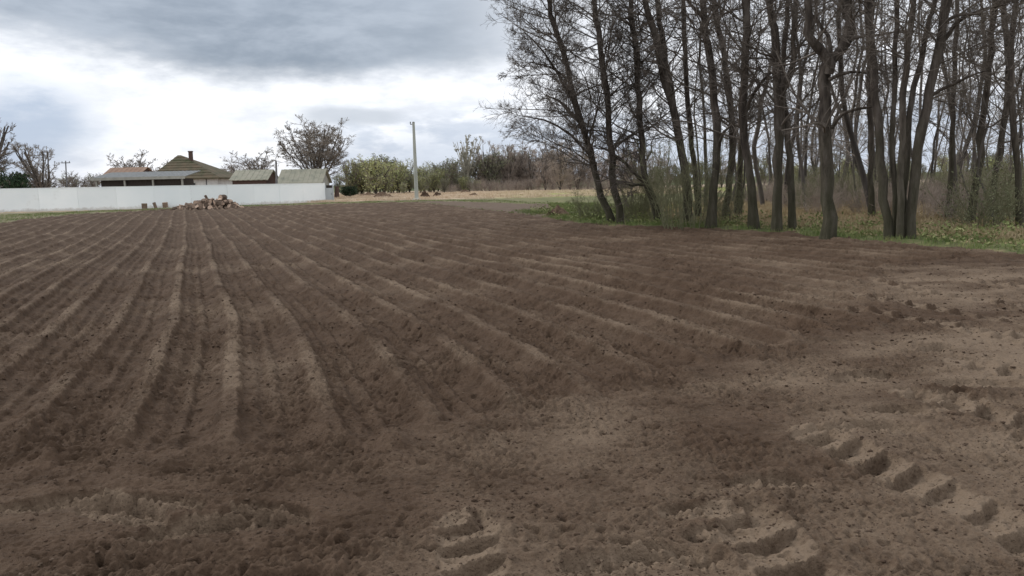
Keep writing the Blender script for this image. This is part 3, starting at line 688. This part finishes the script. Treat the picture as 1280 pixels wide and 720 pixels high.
# herbs: low leafy cover between verge and wood
def herbs():
    r = np.random.default_rng(303); n = 60000
    X = r.uniform(1, 18, n); Y = r.uniform(13, 42, n)
    dv = sdist(X, Y, VERGE); k = (dv > -2.6) & (sdist(X, Y, FIELD) < -.25) & (perlin(X / 1.5, Y / 1.5, 77) + .2 * r.standard_normal(n) > .06) & (X < .75 * Y)
    X, Y = X[k], Y[k]; z = hgts(X, Y) + r.random(len(X)) ** 1.5 * .42 * (.4 + .6 * sstep(perlin(X / .8, Y / .8, 78), -.3, .4))
    V, Q = leaves(np.stack([X, Y, z], 1), .045, r)
    tag(link('green_ground_cover', np_mesh('green_ground_cover', V, Q), M['herb']), 'low leafy green herbs among the foremost tree feet', 'ground cover', kind='stuff')
    n = 40000; X = r.uniform(3, 24, n); Y = r.uniform(14, 44, n); k = (sdist(X, Y, WOOD) > -1.2) & (X < .72 * Y)
    X, Y = X[k], Y[k]; V, Q = leaves(np.stack([X, Y, hgts(X, Y) + .015 + .03 * r.random(len(X))], 1), .04, r)
    tag(link('fallen_leaves', np_mesh('fallen_leaves', V, Q), M['straw']), 'tan fallen leaves covering the floor of the wood', 'leaves', kind='stuff')
herbs()
# rough grass fringe on the far edges of the field and in front of the fence
def fringe():
    r = np.random.default_rng(304); n = 150000
    X = r.uniform(-46, 4, n); Y = r.uniform(38, 90, n); fd = sdist(X, Y, FIELD)
    k = (fd < .1) & (fd > -7) & (sdist(X, Y, PLOT) < 0) & (perlin(X / 2, Y / 2, 79) > -.35)
    V, Q = blades(X[k], Y[k], .11, .012, r)
    tag(link('field_edge_grass', np_mesh('field_edge_grass', V, Q), M['grass']), 'short rough grass between the far field edge and the white fence', 'grass', kind='stuff')
    X = r.uniform(-32, 22, n); Y = r.uniform(78, 132, n); k = (perlin(X / 4, Y / 4, 80) > -.1) & (X < 1.0 * Y)
    V, Q = blades(X[k], Y[k], .28, .02, r, .8)
    tag(link('meadow_straw', np_mesh('meadow_straw', V, Q), M['straw_pale']), 'pale dead grass standing across the far meadow', 'grass', kind='stuff')
fringe()

# ------------------------------------------------------------------ the white fence
def fence_extra(h, v, c):
    sp = h.n('ShaderNodeSeparateXYZ'); h.nt.links.new(v, sp.inputs[0])
    n = h.noise(v, 2.2, 6, .7); sm_ = h.sm(h.m('ADD', sp.outputs[2], cen2(h, n, .7)), .30, .0)
    c = h.mix(h.m('MULTIPLY', sm_, .5), c, (.30, .25, .19))
    return h.mix(h.sm(h.noise(v, .8, 7, .7), .58, .75, 0., .22), c, (.52, .53, .50))
M['white'] = mat('white_painted_sheet', [(.78, .83, .845), (.85, .885, .89)], .35, 5, .55, spec=.3, extra=fence_extra, rand=.035)
M['greypost'] = mat('grey_gate_paint', [(.36, .39, .41), (.44, .47, .48)], 1., 4, .6)
M['dark'] = mat('dark_weathered_boards', [(.022, .018, .016), (.05, .042, .037)], 3., 5, .9, stretch=(6, 6, .6))
M['slate'] = mat('grey_asbestos_roof', [(.15, .16, .165), (.22, .23, .235)], 1.5, 6, .9, stretch=(4, 1, 1))
M['mossroof'] = mat('mossy_old_roof', [(.055, .062, .03), (.10, .085, .055), (.135, .10, .065)], .9, 7, .9, .03, 8.)
M['paleroof'] = mat('pale_lichen_roof', [(.19, .195, .16), (.27, .265, .21), (.30, .285, .235)], 1.2, 7, .9)
M['rust'] = mat('rusty_tile_roof', [(.21, .135, .10), (.28, .195, .145)], 2., 6, .9)
M['wash'] = mat('whitewashed_wall', [(.50, .50, .49), (.66, .66, .65)], 1.4, 6, .9)
M['fascia'] = mat('grey_fascia_board', [(.22, .22, .20), (.30, .30, .27)], 2., 4, .8)
M['brick'] = mat('red_brick', [(.075, .05, .043), (.11, .07, .058)], 5., 5, .9)
M['glass'] = mat('window_glass', [(.03, .035, .045), (.05, .06, .07)], 1., 2, .12, spec=.6)
M['concrete'] = mat('pale_concrete', [(.30, .31, .28), (.42, .43, .39)], 2., 6, .9, stretch=(1, 1, .3))
M['steel'] = mat('dull_galvanised_steel', [(.10, .10, .105), (.17, .17, .175)], 3., 4, .6)

def fence():
    A = np.array([-62., 60.5]); B = np.array(G(0, 265.5)); C = np.array(G(285, 257.6)); D = np.array(G(407, 252))
    tops = {}
    root = empty('white_fence', (B[0], B[1], 0)); tag(root, 'long plain white sheet fence across the far end of the field', 'fence')
    ht = lambda u, p: at(u, 236.5 - 7.2 * u / 407, p[1])[2]
    P = [A, B, C, D]; H = [ht(0, B), ht(0, B), ht(285, C), ht(407, D)]
    for s in range(3):
        p, q = P[s], P[s + 1]; L = np.linalg.norm(q - p); n = max(1, round(L / 2.9)); e = (q - p) / L; nr = np.array([e[1], -e[0]])
        for i in range(n):
            t0, t1 = i / n, (i + 1) / n; a = p + e * (L * t0 + .006); b = p + e * (L * t1 - .006); h0 = H[s] * (1 - t0) + H[s + 1] * t0; h1 = H[s] * (1 - t1) + H[s + 1] * t1
            f = np.array([B[0], B[1]])
            off = rng.normal(0, .006)
            m = MB(); w = nr * .03
            pts = [np.append(a + w - f + nr * off, -.1), np.append(b + w - f + nr * off, -.1), np.append(b - w - f + nr * off, -.1), np.append(a - w - f + nr * off, -.1)]
            pts += [np.append(a + w - f + nr * off, h0), np.append(b + w - f + nr * off, h1), np.append(b - w - f + nr * off, h1), np.append(a - w - f + nr * off, h0)]
            m.hexa(pts); m.build('panel', M['white'], root)
        m = MB(); f = np.append(B, 0)
        a = np.append(p, H[s] + .002) - f; b = np.append(q, H[s + 1] + .002) - f; w = np.append(nr * .055, 0); up = np.array([0, 0, .05])
        m.hexa([a + w, b + w, b - w, a - w, a + w + up, b + w + up, b - w + up, a - w + up]); m.build('coping', M['white'], root)
    # the grey gate at the right end
    p = D + np.array([.12, .05]); a = np.append(p, 0); hx = at(409, 231.5, D[1])[2]
    gt = empty('grey_gate', a); tag(gt, 'narrow grey gate with a dark top rail at the right end of the white fence', 'gate')
    m = MB(); m.box((0, -.05, -.1), (.62, .05, hx - .28)); m.build('leaf', M['greypost'], gt, .01)
    m = MB(); m.box((-.04, -.07, hx - .277), (.68, .07, hx)); m.build('top_rail', M['dark'], gt, .01)
    for xx in (-.09, .64):
        m = MB(); m.box((xx, -.09, -.1), (xx + .1, .09, hx + .04)); m.build('post', M['greypost'], gt, .01)
    m = MB(); m.box((.5, -.085, hx * .42), (.56, -.05, hx * .5)); m.build('latch', M['steel'], gt)
fence()

# ------------------------------------------------------------------ houses and sheds behind it
def gable(root, x0, x1, y0, y1, ze, zr, over=.35, th=.09, mat_='paleroof', name='roof', ribs=0):
    """ridge along x; both slopes in one mesh with real thickness"""
    ym = (y0 + y1) / 2; m = MB(); s = (zr - ze) / (ym - y0); o = over; n = ribs or 1
    for side in (0, 1):
        ya, za = (y0 - o, ze - s * o) if side == 0 else (y1 + o, ze - s * o)
        for i in range(n):
            a = x0 - o + (x1 - x0 + 2 * o) * i / n; b = x0 - o + (x1 - x0 + 2 * o) * (i + 1) / n; dz = .025 if (i % 2 and ribs) else 0
            q = [(a, ya, za + dz), (b, ya, za + dz), (b, ym, zr + dz), (a, ym, zr + dz)]
            if side: q = [q[1], q[0], q[3], q[2]]
            m.hexa([(x, y, z - th) for x, y, z in q] + q)
    return m.build(name, M[mat_], root)
def window(root, x0, x1, z0, z1, y):
    m = MB(); t = .07
    m.box((x0, y - .05, z0), (x0 + t, y + .02, z1)); m.box((x1 - t, y - .05, z0), (x1, y + .02, z1)); m.box((x0 + t, y - .05, z0), (x1 - t, y + .02, z0 + t)); m.box((x0 + t, y - .05, z1 - t), (x1 - t, y + .02, z1))
    w = m.build('window', M['fascia'], root); m = MB(); m.box((x0 + t, y - .02, z0 + t), (x1 - t, y - .005, z1 - t)); m.build('pane', M['glass'], w)
def house():
    y = 96.; a = at(186, 224, y); b = at(277, 221.5, y); pk = at(224, 194, y + 4.2)
    ox = (a[0] + b[0]) / 2; root = empty('village_house', (ox, y, 0)); tag(root, 'whitewashed cottage with a mossy hipped roof behind the white fence', 'house')
    hw = (b[0] - a[0]) / 2 - .5; ze = (a[2] + b[2]) / 2; zr = pk[2]; dp = 8.4
    m = MB(); m.box((-hw, 0, -.1), (hw, dp, ze - .12)); m.build('wall', M['wash'], root)
    m = MB(); e = .5; r0 = pk[0] - ox - .2; r1 = r0 + .4; th = .14
    A_ = [(-hw - e, -e, ze), (hw + e, -e, ze), (hw + e, dp + e, ze), (-hw - e, dp + e, ze)]; Rg = [(r0, dp / 2, zr), (r1, dp / 2, zr)]
    top = A_ + Rg; bot = [(x, yy, z - th) for x, yy, z in A_]
    m.add(top + bot, [(0, 1, 5, 4), (1, 2, 5), (2, 3, 4, 5), (3, 0, 4), (7, 6, 9), (7, 9, 8), (0, 6, 7, 1), (1, 7, 8, 2), (2, 8, 9, 3), (3, 9, 6, 0)])
    # courses of old slate
    for i in range(1, 9):
        t = i / 9; 
        p = [np.array(A_[0]) * (1 - t) + np.array(Rg[0]) * t, np.array(A_[1]) * (1 - t) + np.array(Rg[1]) * t]
        u_ = np.array([0, -.03, .035]); w_ = np.array([0, .1, .1 * (zr - ze) / (dp / 2 + e)])
        m.hexa([p[0], p[1], p[1] + w_, p[0] + w_, p[0] + u_, p[1] + u_, p[1] + w_ + u_ * .3, p[0] + w_ + u_ * .3])
    rf = m.build('roof', M['mossroof'], root)
    c = at(238.5, 190, y + 3.4); cx = c[0] - ox; m = MB(); m.box((cx - .2, 3.1, zr - 2.2), (cx + .2, 3.5, c[2])); m.box((cx - .24, 3.06, c[2] + .002), (cx + .24, 3.54, c[2] + .12)); m.build('chimney', M['brick'], rf)
    wx = at(240, 228, y)[0] - ox
    window(root, wx - .42, wx + .42, 1.05, ze - .55, -.003); window(root, wx - 1.75, wx - .95, 1.05, ze - .55, -.003); window(root, wx - 5.2, wx - 4.3, 1.05, ze - .55, -.003)
    m = MB(); xx = at(258, 226, y)[0] - ox
    m.box((xx - .06, -.06, 0), (xx + .06, -.003, ze - .14)); m.build('downpipe', M['steel'], root)
house()
def long_shed():
    y = 83.; a = at(113, 223.5, y); b = at(231, 219.5, y); ox = (a[0] + b[0]) / 2; hw = (b[0] - a[0]) / 2; z0 = (a[2] + b[2]) / 2; zt = at(200, 214.3, y + 4)[2]
    root = empty('long_shed', (ox, y, 0)); tag(root, 'long low shed with a grey sloping roof and dark front behind the fence', 'shed')
    m = MB(); m.box((-hw + .8, .5, -.1), (hw - .7, 4, z0 - .2)); m.build('wall', M['dark'], root)
    m = MB(); n = 44
    for i in range(n):
        p = -hw + 2 * hw * i / n; q = -hw + 2 * hw * (i + 1) / n; dz = .02 * (i % 2)
        m.hexa([(p, 0, z0 - .06), (q, 0, z0 - .06), (q, 4.3, zt - .06), (p, 4.3, zt - .06), (p, 0, z0 + dz), (q, 0, z0 + dz), (q, 4.3, zt + dz), (p, 4.3, zt + dz)])
    m.build('roof', M['slate'], root)
    m = MB(); m.box((-hw, -.06, z0 - .26), (hw, -.003, z0 + .03)); m.build('fascia', M['fascia'], root)
    for t in (-.9, -.3, .3, .92):
        m = MB(); m.box((hw * t - .08, .12, -.1), (hw * t + .08, .28, z0 - .08)); m.build('post', M['fascia'], root)
long_shed()
def shed(u0, u1, vr, ve, y, name, lab, roof, wall, dz=0):
    a = at(u0, ve, y); b = at(u1, ve, y); r_ = at((u0 + u1) / 2, vr, y + 2.2); ox = (a[0] + b[0]) / 2; hw = (b[0] - a[0]) / 2 - .3
    root = empty(name, (ox, y, 0)); tag(root, lab, 'shed')
    ze = (a[2] + b[2]) / 2 + .2; m = MB(); m.box((-hw, 0, -.1), (hw, 4.4, ze - .14)); 
    m.add([(-hw, 0.01, ze - .14), (-hw, 4.39, ze - .14), (-hw, 2.2, r_[2] - .12), (-hw + .1, .01, ze - .14), (-hw + .1, 4.39, ze - .14), (-hw + .1, 2.2, r_[2] - .12)], [(0, 2, 1), (3, 4, 5), (0, 3, 5, 2), (1, 2, 5, 4)])
    m.add([(hw - .1, 0.01, ze - .14), (hw - .1, 4.39, ze - .14), (hw - .1, 2.2, r_[2] - .12), (hw, .01, ze - .14), (hw, 4.39, ze - .14), (hw, 2.2, r_[2] - .12)], [(0, 2, 1), (3, 4, 5), (0, 3, 5, 2), (1, 2, 5, 4)])
    m.build('wall', M[wall], root)
    gable(root, -hw, hw, 0, 4.4, ze, r_[2], .3, .08, roof, ribs=int(hw * 8))
    m = MB(); m.box((-hw * .3, -.06, -.1), (-hw * .3 + .9, -.003, 1.9)); m.build('door', M['dark'], root)
shed(287, 336, 212.5, 225.5, 92, 'small_shed', 'small shed with a lichened pale roof and reddish wall right of the cottage', 'paleroof', 'brick')
shed(346, 404, 211.5, 229, 90, 'small_shed', 'small shed with a pale ribbed roof below the big bare yard tree', 'paleroof', 'fascia')
shed(128, 176, 209.5, 220, 100, 'outbuilding', 'outbuilding with a rusty tiled roof showing over the long grey shed', 'rust', 'brick')
# yard posts
def post(name, u, v0, v1, y, rad, lab, cat, mt, arm=False):
    a = at(u, v1, y); z0 = hgt(a[0], a[1]) - .4; root = empty(name, (a[0], a[1], z0)); tag(root, lab, cat); top = at(u, v0, y); tx = top[0] - a[0]
    m = MB(); h = top[2] - z0; m.tube([(0, 0, 0), (tx * .5, 0, h * .5), (tx, 0, h)], [rad * 1.25, rad, rad * .8], 10); m.build('shaft', M[mt], root, smooth=False)
    if arm:
        m = MB(); m.box((tx - .45, -.04, h - .25), (tx + .45, .04, h - .17)); m.build('crossarm', M[mt], root)
        for s in (-.38, .38):
            m = MB(); m.tube([(tx + s, 0, h - .168), (tx + s, 0, h - .05)], [.03, .045], 8); m.build('insulator', M['glass'], root)
    return root
post('yard_post', 345, 201, 229, 88, .12, 'short dark post standing between the two pale roofed sheds', 'post', 'steel')
post('lattice_post', 82, 201, 232, 84, .07, 'dark post with side stays standing behind the left part of the fence', 'post', 'steel', True)
def big_pole():
    bx, by = G(521, 250.2); y = by; top = at(516.8, 153, y); z0 = hgt(bx, by)
    root = empty('utility_pole', (bx, by, z0)); tag(root, 'tall pale concrete pole standing alone in the meadow', 'pole')
    h = top[2] - z0; tx = top[0] - bx
    m = MB(); m.tube([(0, 0, -.3), (tx * .5, 0, h * .5), (tx, 0, h)], [.2, .165, .12], 12); m.build('shaft', M['concrete'], root)
    m = MB(); m.tube([(tx - .3, 0, h - .2), (tx + .12, 0, h - .1)], [.035, .035], 6); m.build('bracket', M['steel'], root)
    for q in (-.3, ):
        m = MB(); m.tube([(tx + q, 0, h - .19), (tx + q, 0, h + .02), (tx + q, 0, h + .08)], [.03, .06, .03], 8); m.build('insulator', M['steel'], root)
    m = MB(); m.tube([(tx, 0, h + .001), (tx, 0, h + .06)], [.14, .10], 12); m.build('cap', M['steel'], root)
    m = MB(); m.tube([(0, 0, -.1), (0, 0, .12), (0, 0, .2)], [.42, .36, .2], 12); m.build('footing', M['concrete'], root)
big_pole()

# ------------------------------------------------------------------ firewood heap
M['logbark'] = mat('firewood_bark', [(.12, .085, .064), (.23, .17, .13)], 6., 5, .95, rand=.4)
M['logend'] = mat('cut_wood', [(.40, .285, .21), (.54, .41, .32)], 8., 5, .9, rand=.3)
def make_log(seed, L, rr, split):
    r = np.random.default_rng(seed); n = 9; ang = np.linspace(0, 2 * math.pi * (.5 if split else 1), n + (1 if split else 0))[:n] if not split else np.linspace(0, math.pi, n)
    ring = [(rr * math.cos(a) * (1 + .08 * r.normal()), rr * math.sin(a) * (1 + .08 * r.normal())) for a in ang]
    if split: ring = [(p, q - rr * .4) for p, q in ring]
    root = empty('firewood_log'); m = MB(); k = len(ring)
    v = [(-L / 2, p, q) for p, q in ring] + [(L / 2, p * .95, q * .95) for p, q in ring]
    m.add(v, [(i, (i + 1) % k, k + (i + 1) % k, k + i) for i in range(k)]); m.build('bark', M['logbark'], root)
    for s, idx in ((-1, 0), (1, k)):
        m = MB(); m.add([(x + s * .002, p * .97, q * .97) for x, p, q in v[idx:idx + k]], [tuple(range(k)) if s > 0 else tuple(range(k))[::-1]]); m.build('cut_end', M['logend'], root)
    return root
def woodpile():
    cx, cy = G(261, 261.5); protos_ = [make_log(i, L, rr, sp) for i, (L, rr, sp) in enumerate(((.5, .17, 0), (.55, .14, 1), (.45, .19, 1), (.6, .12, 0), (.5, .2, 1), (.42, .22, 0)))]
    r = np.random.default_rng(400); n = 0
    labs = ['round unsplit log in the firewood heap before the white fence', 'narrow split log in the firewood heap before the white fence', 'short split log in the firewood heap before the white fence', 'thin round log in the firewood heap before the white fence', 'chunky split log in the firewood heap before the white fence', 'stubby thick log in the firewood heap before the white fence']
    used = [False] * 6
    def place(x, y, z, kind, rot):
        o = protos_[kind] if not used[kind] else copy_tree(protos_[kind]); used[kind] = True
        o.location = (x, y, z); o.rotation_euler = rot; s = r.uniform(.85, 1.25); o.scale = (s, s, s); return o
    base = hgt(cx, cy)
    for layer in range(5):
        zz = .11 + layer * .155; hw = 2.35 * (1 - layer / 5.3) ** .9; hd = .8 * (1 - layer / 6.5); m = int(46 * (hw / 1.95) * (hd / .8)) + 2
        for _ in range(m):
            x = r.uniform(-hw, hw) + .15 * layer; y = r.uniform(-hd, hd)
            if layer and r.random() < .12: continue
            k = int(r.integers(0, 6)); o = place(cx + x, cy + y, base + zz + r.normal(0, .05), k, (r.uniform(0, 6.28), r.normal(0, .35), r.uniform(0, 3.14)))
            tag(o, labs[k], 'log', 'firewood logs in the heap')
    o = place(cx - .1, cy, base + .86, 3, (.3, 1.15, .4)); tag(o, 'log poking up from the very top of the firewood heap', 'log', 'firewood logs in the heap')
    for u, v, k, rot, lb in ((181, 261, 5, (0, 1.57, 0), 'leftmost of the three lone blocks lying left of the firewood heap'), (194, 260.5, 4, (.3, 1.3, .4), 'middle of the three lone blocks lying left of the firewood heap'), (207, 260, 5, (.2, 1.5, 1), 'lone block nearest the firewood heap on its left side')):
        x, y = G(u, v); o = place(x, y, hgt(x, y) + .27, k, rot); o.scale = (1.05,) * 3; tag(o, lb, 'wood block')
    # bark crumbs and chips round it
    n = 900; X = cx + r.normal(-1.3, 2.2, n); Y = cy - .2 + r.normal(0, .55, n); S = r.uniform(.02, .07, n)
    V, Fc = blobs(X, Y, hgts(X, Y) + S * .3, S, .5); tag(link('wood_chips', np_mesh('wood_chips', V, Fc), M['logbark']), 'bark chips and crumbs scattered round the firewood heap', 'wood chips', kind='stuff')
woodpile()

# ------------------------------------------------------------------ earth heaps
def heap(u, v, wpx, hpx, lab, mt='clod', seed=1, name='earth_heap', deep=.6):
    cx, cy = G(u, v); w = wpx * cy / F / 2; h = hpx * cy / F
    k = 44; t = np.linspace(-1.25, 1.25, k); x, y = np.meshgrid(t, t)
    r2 = np.sqrt(x * x + y * y) + .18 * perlin(x * 1.7 + seed, y * 1.7, seed)
    z = h * np.maximum(0, 1 - r2) ** .8 * (1 + .45 * fbm(x * 2.2 + seed * 3, y * 2.2, 4, seed)) + .10 * h * fbm(x * 6, y * 6, 3, seed + 4)
    z = np.where(r2 > 1.02, -.15, z)
    V = np.stack([x.ravel() * w, y.ravel() * w * deep, z.ravel()], 1); i = np.arange((k - 1) * k).reshape(k - 1, k)[:, :-1].ravel()
    o = link(name, np_mesh(name, V, np.stack([i, i + 1, i + k + 1, i + k], 1)), M[mt]); o.location = (cx, cy, hgt(cx, cy)); tag(o, lab, 'earth heap'); return o
M['heap'] = mat('brown_heap_earth', [(.07, .045, .03), (.14, .095, .065), (.2, .145, .1)], 3., 7, .95, .05, 9.)
heap(478, 248, 28, 7, 'broad low brown earth heap left of the tall pole', 'heap', 2)
heap(460, 246, 26, 5, 'low earth heap nearest the right end of the fence', 'heap', 3)
heap(531, 247.5, 14, 8, 'dark lumpy earth heap just right of the tall pole', 'clod', 4)
heap(547, 246.5, 14, 5, 'smaller dark heap right of the lumpy one beside the pole', 'clod', 5)
heap(592, 246, 16, 4, 'low brown heap in the middle of the far meadow', 'heap', 6)
heap(582, 243, 16, 5, 'farther low brown heap in the middle of the far meadow', 'heap', 7)
heap(699, 271, 27, 12, 'round brown heap of earth and roots at the corner of the grass verge', 'heap', 8, deep=.9)
heap(688, 272, 12, 7, 'small heap leaning against the left side of the round corner heap', 'clod', 9, deep=.9)

# ------------------------------------------------------------------ trees round the yard and along the far side of the meadow
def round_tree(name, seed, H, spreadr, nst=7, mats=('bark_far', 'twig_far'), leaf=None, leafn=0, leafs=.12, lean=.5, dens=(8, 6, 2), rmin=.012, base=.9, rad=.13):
    """a spreading tree: stems fanning out from a short trunk"""
    r = np.random.default_rng(seed); root = empty(name)
    a = np.arange(nst) * 2.4 + r.uniform(0, .5, nst)
    l = lean * np.sqrt((np.arange(nst) + .4) / nst)
    d = unit(np.stack([np.cos(a) * l, np.sin(a) * l, np.ones(nst)], 1))
    P0 = np.tile([[0, 0, base]], (nst, 1)); P, Rd = grow(P0, d, H * r.uniform(.75, 1.0, nst) * (1 - .25 * l), np.full(nst, rad), 9, .09, .015, r)
    tk = [tubes(np.array([[[0, 0, -.3], [.02, 0, base * .5], [0, 0, base + .3]]]), np.array([[rad * 2.4, rad * 1.9, rad * 1.5]]), 9), tubes(P, Rd, 6)]
    link('trunk', np_mesh('trunk', *join(tk)), M[mats[0]], root)
    n = nst * 9; i = np.repeat(np.arange(nst), 9); t = r.uniform(.15 if base > .65 else .01, .98, n); p, T_, ra = sample(P, Rd, i, t)
    B, RB = grow(p, spread(T_, r.uniform(.4, 1.0, n), r, .7), spreadr * (1.1 - .6 * t) * r.uniform(.5, 1.1, n), np.maximum(ra * .5, rmin * 1.6), 6, .12, .05, r)
    link('crown', np_mesh('crown', *join([tubes(B, RB, 4)] + twigwork(B, RB, r, *dens, l2=.5, rmin=rmin))), M[mats[1]], root)
    if leaf:
        i = r.integers(0, n, leafn); p, _, _ = sample(B, RB, i, r.uniform(.1, .999, leafn))
        V, Q = leaves(p + r.normal(0, spreadr * .13, (leafn, 3)), leafs, r); link('foliage', np_mesh('foliage', V, Q), M[leaf], root)
    return root
def stand(o, u, y, lab, cat='tree', group=None, s=1., sz=None, rz=None):
    x = at(u, 240, y)[0]; put(o, x, y, s, rz, sz); tag(o, lab, cat, group); return o
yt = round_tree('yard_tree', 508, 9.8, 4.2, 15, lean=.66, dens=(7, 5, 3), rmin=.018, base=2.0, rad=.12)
stand(yt, 398, 98, 'big round-headed bare tree standing behind the right end of the fence', s=1.06, sz=.83, rz=1.0)
p2 = round_tree('bare_tree', 501, 7.0, 2.4, 8, lean=.32, dens=(7, 6, 2), rmin=.014, base=.5, rad=.15)
stand(p2, 53, 84, 'bushy bare tree with upright limbs behind the left part of the fence', rz=.4)
o = copy_tree(p2); stand(o, -22, 84, 'bare tree cut by the left edge of the picture', s=1.35)
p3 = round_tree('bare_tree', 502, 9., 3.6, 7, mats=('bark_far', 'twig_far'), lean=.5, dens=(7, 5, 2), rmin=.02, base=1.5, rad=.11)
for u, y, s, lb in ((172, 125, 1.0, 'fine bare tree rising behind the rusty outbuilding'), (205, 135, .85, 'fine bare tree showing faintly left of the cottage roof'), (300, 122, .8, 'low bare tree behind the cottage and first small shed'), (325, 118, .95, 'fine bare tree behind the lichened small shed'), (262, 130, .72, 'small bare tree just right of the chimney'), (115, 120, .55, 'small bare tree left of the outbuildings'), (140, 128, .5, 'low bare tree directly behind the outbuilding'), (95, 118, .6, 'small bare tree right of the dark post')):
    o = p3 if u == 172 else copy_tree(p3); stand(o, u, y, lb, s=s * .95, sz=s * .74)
ev = round_tree('evergreen_bush', 503, 2.6, 1.6, 7, leaf='ever', leafn=9000, leafs=.10, lean=.8, dens=(4, 3, 0), base=.2, rad=.06)
stand(ev, 20, 80, 'dark evergreen bush behind the left end of the fence', 'bush', sz=1.25)
o = copy_tree(ev); stand(o, 435, 104, 'dark evergreen bush just right of the grey gate', 'bush', s=.75, sz=.5)
o = copy_tree(ev); stand(o, 45, 86, 'low dark bush at the foot of the bushy bare tree', 'bush', s=.8)
post('gate_stake', 421, 233, 250, 96, .28, 'stout dark stump post beside the evergreen right of the gate', 'post', 'brick')

kinds = {
 'green': round_tree('budding_tree', 510, 6.6, 2.8, 8, leaf='bud', leafn=2600, leafs=.14, lean=.55, dens=(6, 5, 0), rmin=.014, base=.3),
 'pale': round_tree('budding_tree', 511, 6.0, 2.2, 8, ('bark_far', 'twig_pale'), leaf='bud', leafn=1500, leafs=.12, lean=.4, dens=(7, 5, 2), rmin=.012, base=.15, rad=.1),
 'brown': round_tree('bare_tree', 512, 8.0, 2.8, 8, ('bark_far', 'twig_red'), lean=.35, dens=(8, 6, 2), rmin=.012, base=.15, rad=.1),
 'dull': round_tree('dull_tree', 513, 7.4, 2.6, 8, ('bark_far', 'twig_far'), leaf='bud_dark', leafn=1600, leafs=.13, lean=.4, dens=(7, 6, 2), rmin=.012, base=.15, rad=.1),
 'low': brush('low_thicket', 514, 90, 3.2, 4.5, 'twig_red', 5, 4, .02, .5)}
first = dict.fromkeys(kinds, True)
LAB = {'green': 'bright green budding tree in the far row left of the pole', 'pale': 'thin pale green tree in the far row beyond the pole', 'brown': 'reddish brown leafless tree in the far row left of the wood', 'dull': 'dull green and grey tree in the far row beyond the meadow', 'low': 'low brown thicket at the foot of the far tree row'}
def far(kind, u, y, s=1., sz=None):
    o = kinds[kind] if first[kind] else copy_tree(kinds[kind]); first[kind] = False
    stand(o, u, y, LAB[kind], 'thicket' if kind == 'low' else 'tree', 'trees along the far side of the meadow', s, sz)
r9 = random.Random(3)
for u in (440, 452, 462, 470, 480, 489, 497): far('green', u, r9.uniform(122, 140), r9.uniform(.72, .95))
for u in (475, 486): far('dull', u, 150, r9.uniform(.95, 1.1))
for u in (503, 512, 521, 531, 539, 548): far('pale', u, r9.uniform(130, 150), r9.uniform(.7, .95))
for u in (508, 530, 555, 562): far('green', u, r9.uniform(140, 152), r9.uniform(.5, .68))
for u in (553, 563, 573, 596, 606, 614, 622): far('dull', u, r9.uniform(132, 150), r9.uniform(.75, 1.05))
for u in (612, 628, 636, 645, 655, 664, 673, 682, 692, 700, 712, 722, 735, 748, 762, 780, 800, 820): far('brown', u, r9.uniform(122, 148), r9.uniform(.8, 1.1))
for u in (640, 660, 690): far('dull', u, 158, 1.1)
for u in range(560, 830, 10): far('low', u + r9.uniform(-4, 4), r9.uniform(126, 138), r9.uniform(.4, .85))
for u in range(436, 600, 9): far(r9.choice(('green', 'dull', 'pale', 'dull')), u + r9.uniform(-4, 4), r9.uniform(124, 140), r9.uniform(.3, .55))
for i, u in enumerate(range(830, 1340, 15)): far(('dull', 'brown', 'dull', 'green')[i % 4], u + r9.uniform(-9, 9), r9.uniform(110, 160), r9.uniform(.45, .8))
for u in range(-60, 440, 30): far('dull', u + r9.uniform(-9, 9), r9.uniform(160, 220), r9.uniform(.6, .85))
# the pale poplars standing above the row
pp = round_tree('poplar_tree', 515, 12.0, 1.3, 26, ('twig_pale', 'twig_pale'), lean=.16, dens=(9, 6, 2), rmin=.03, base=.1, rad=.12)
stand(pp, 583, 138, 'tall pale poplar clump rising above the far tree row', s=.9, sz=.86)
o = copy_tree(pp); stand(o, 640, 150, 'smaller pale poplar behind the brown far trees', s=.75)
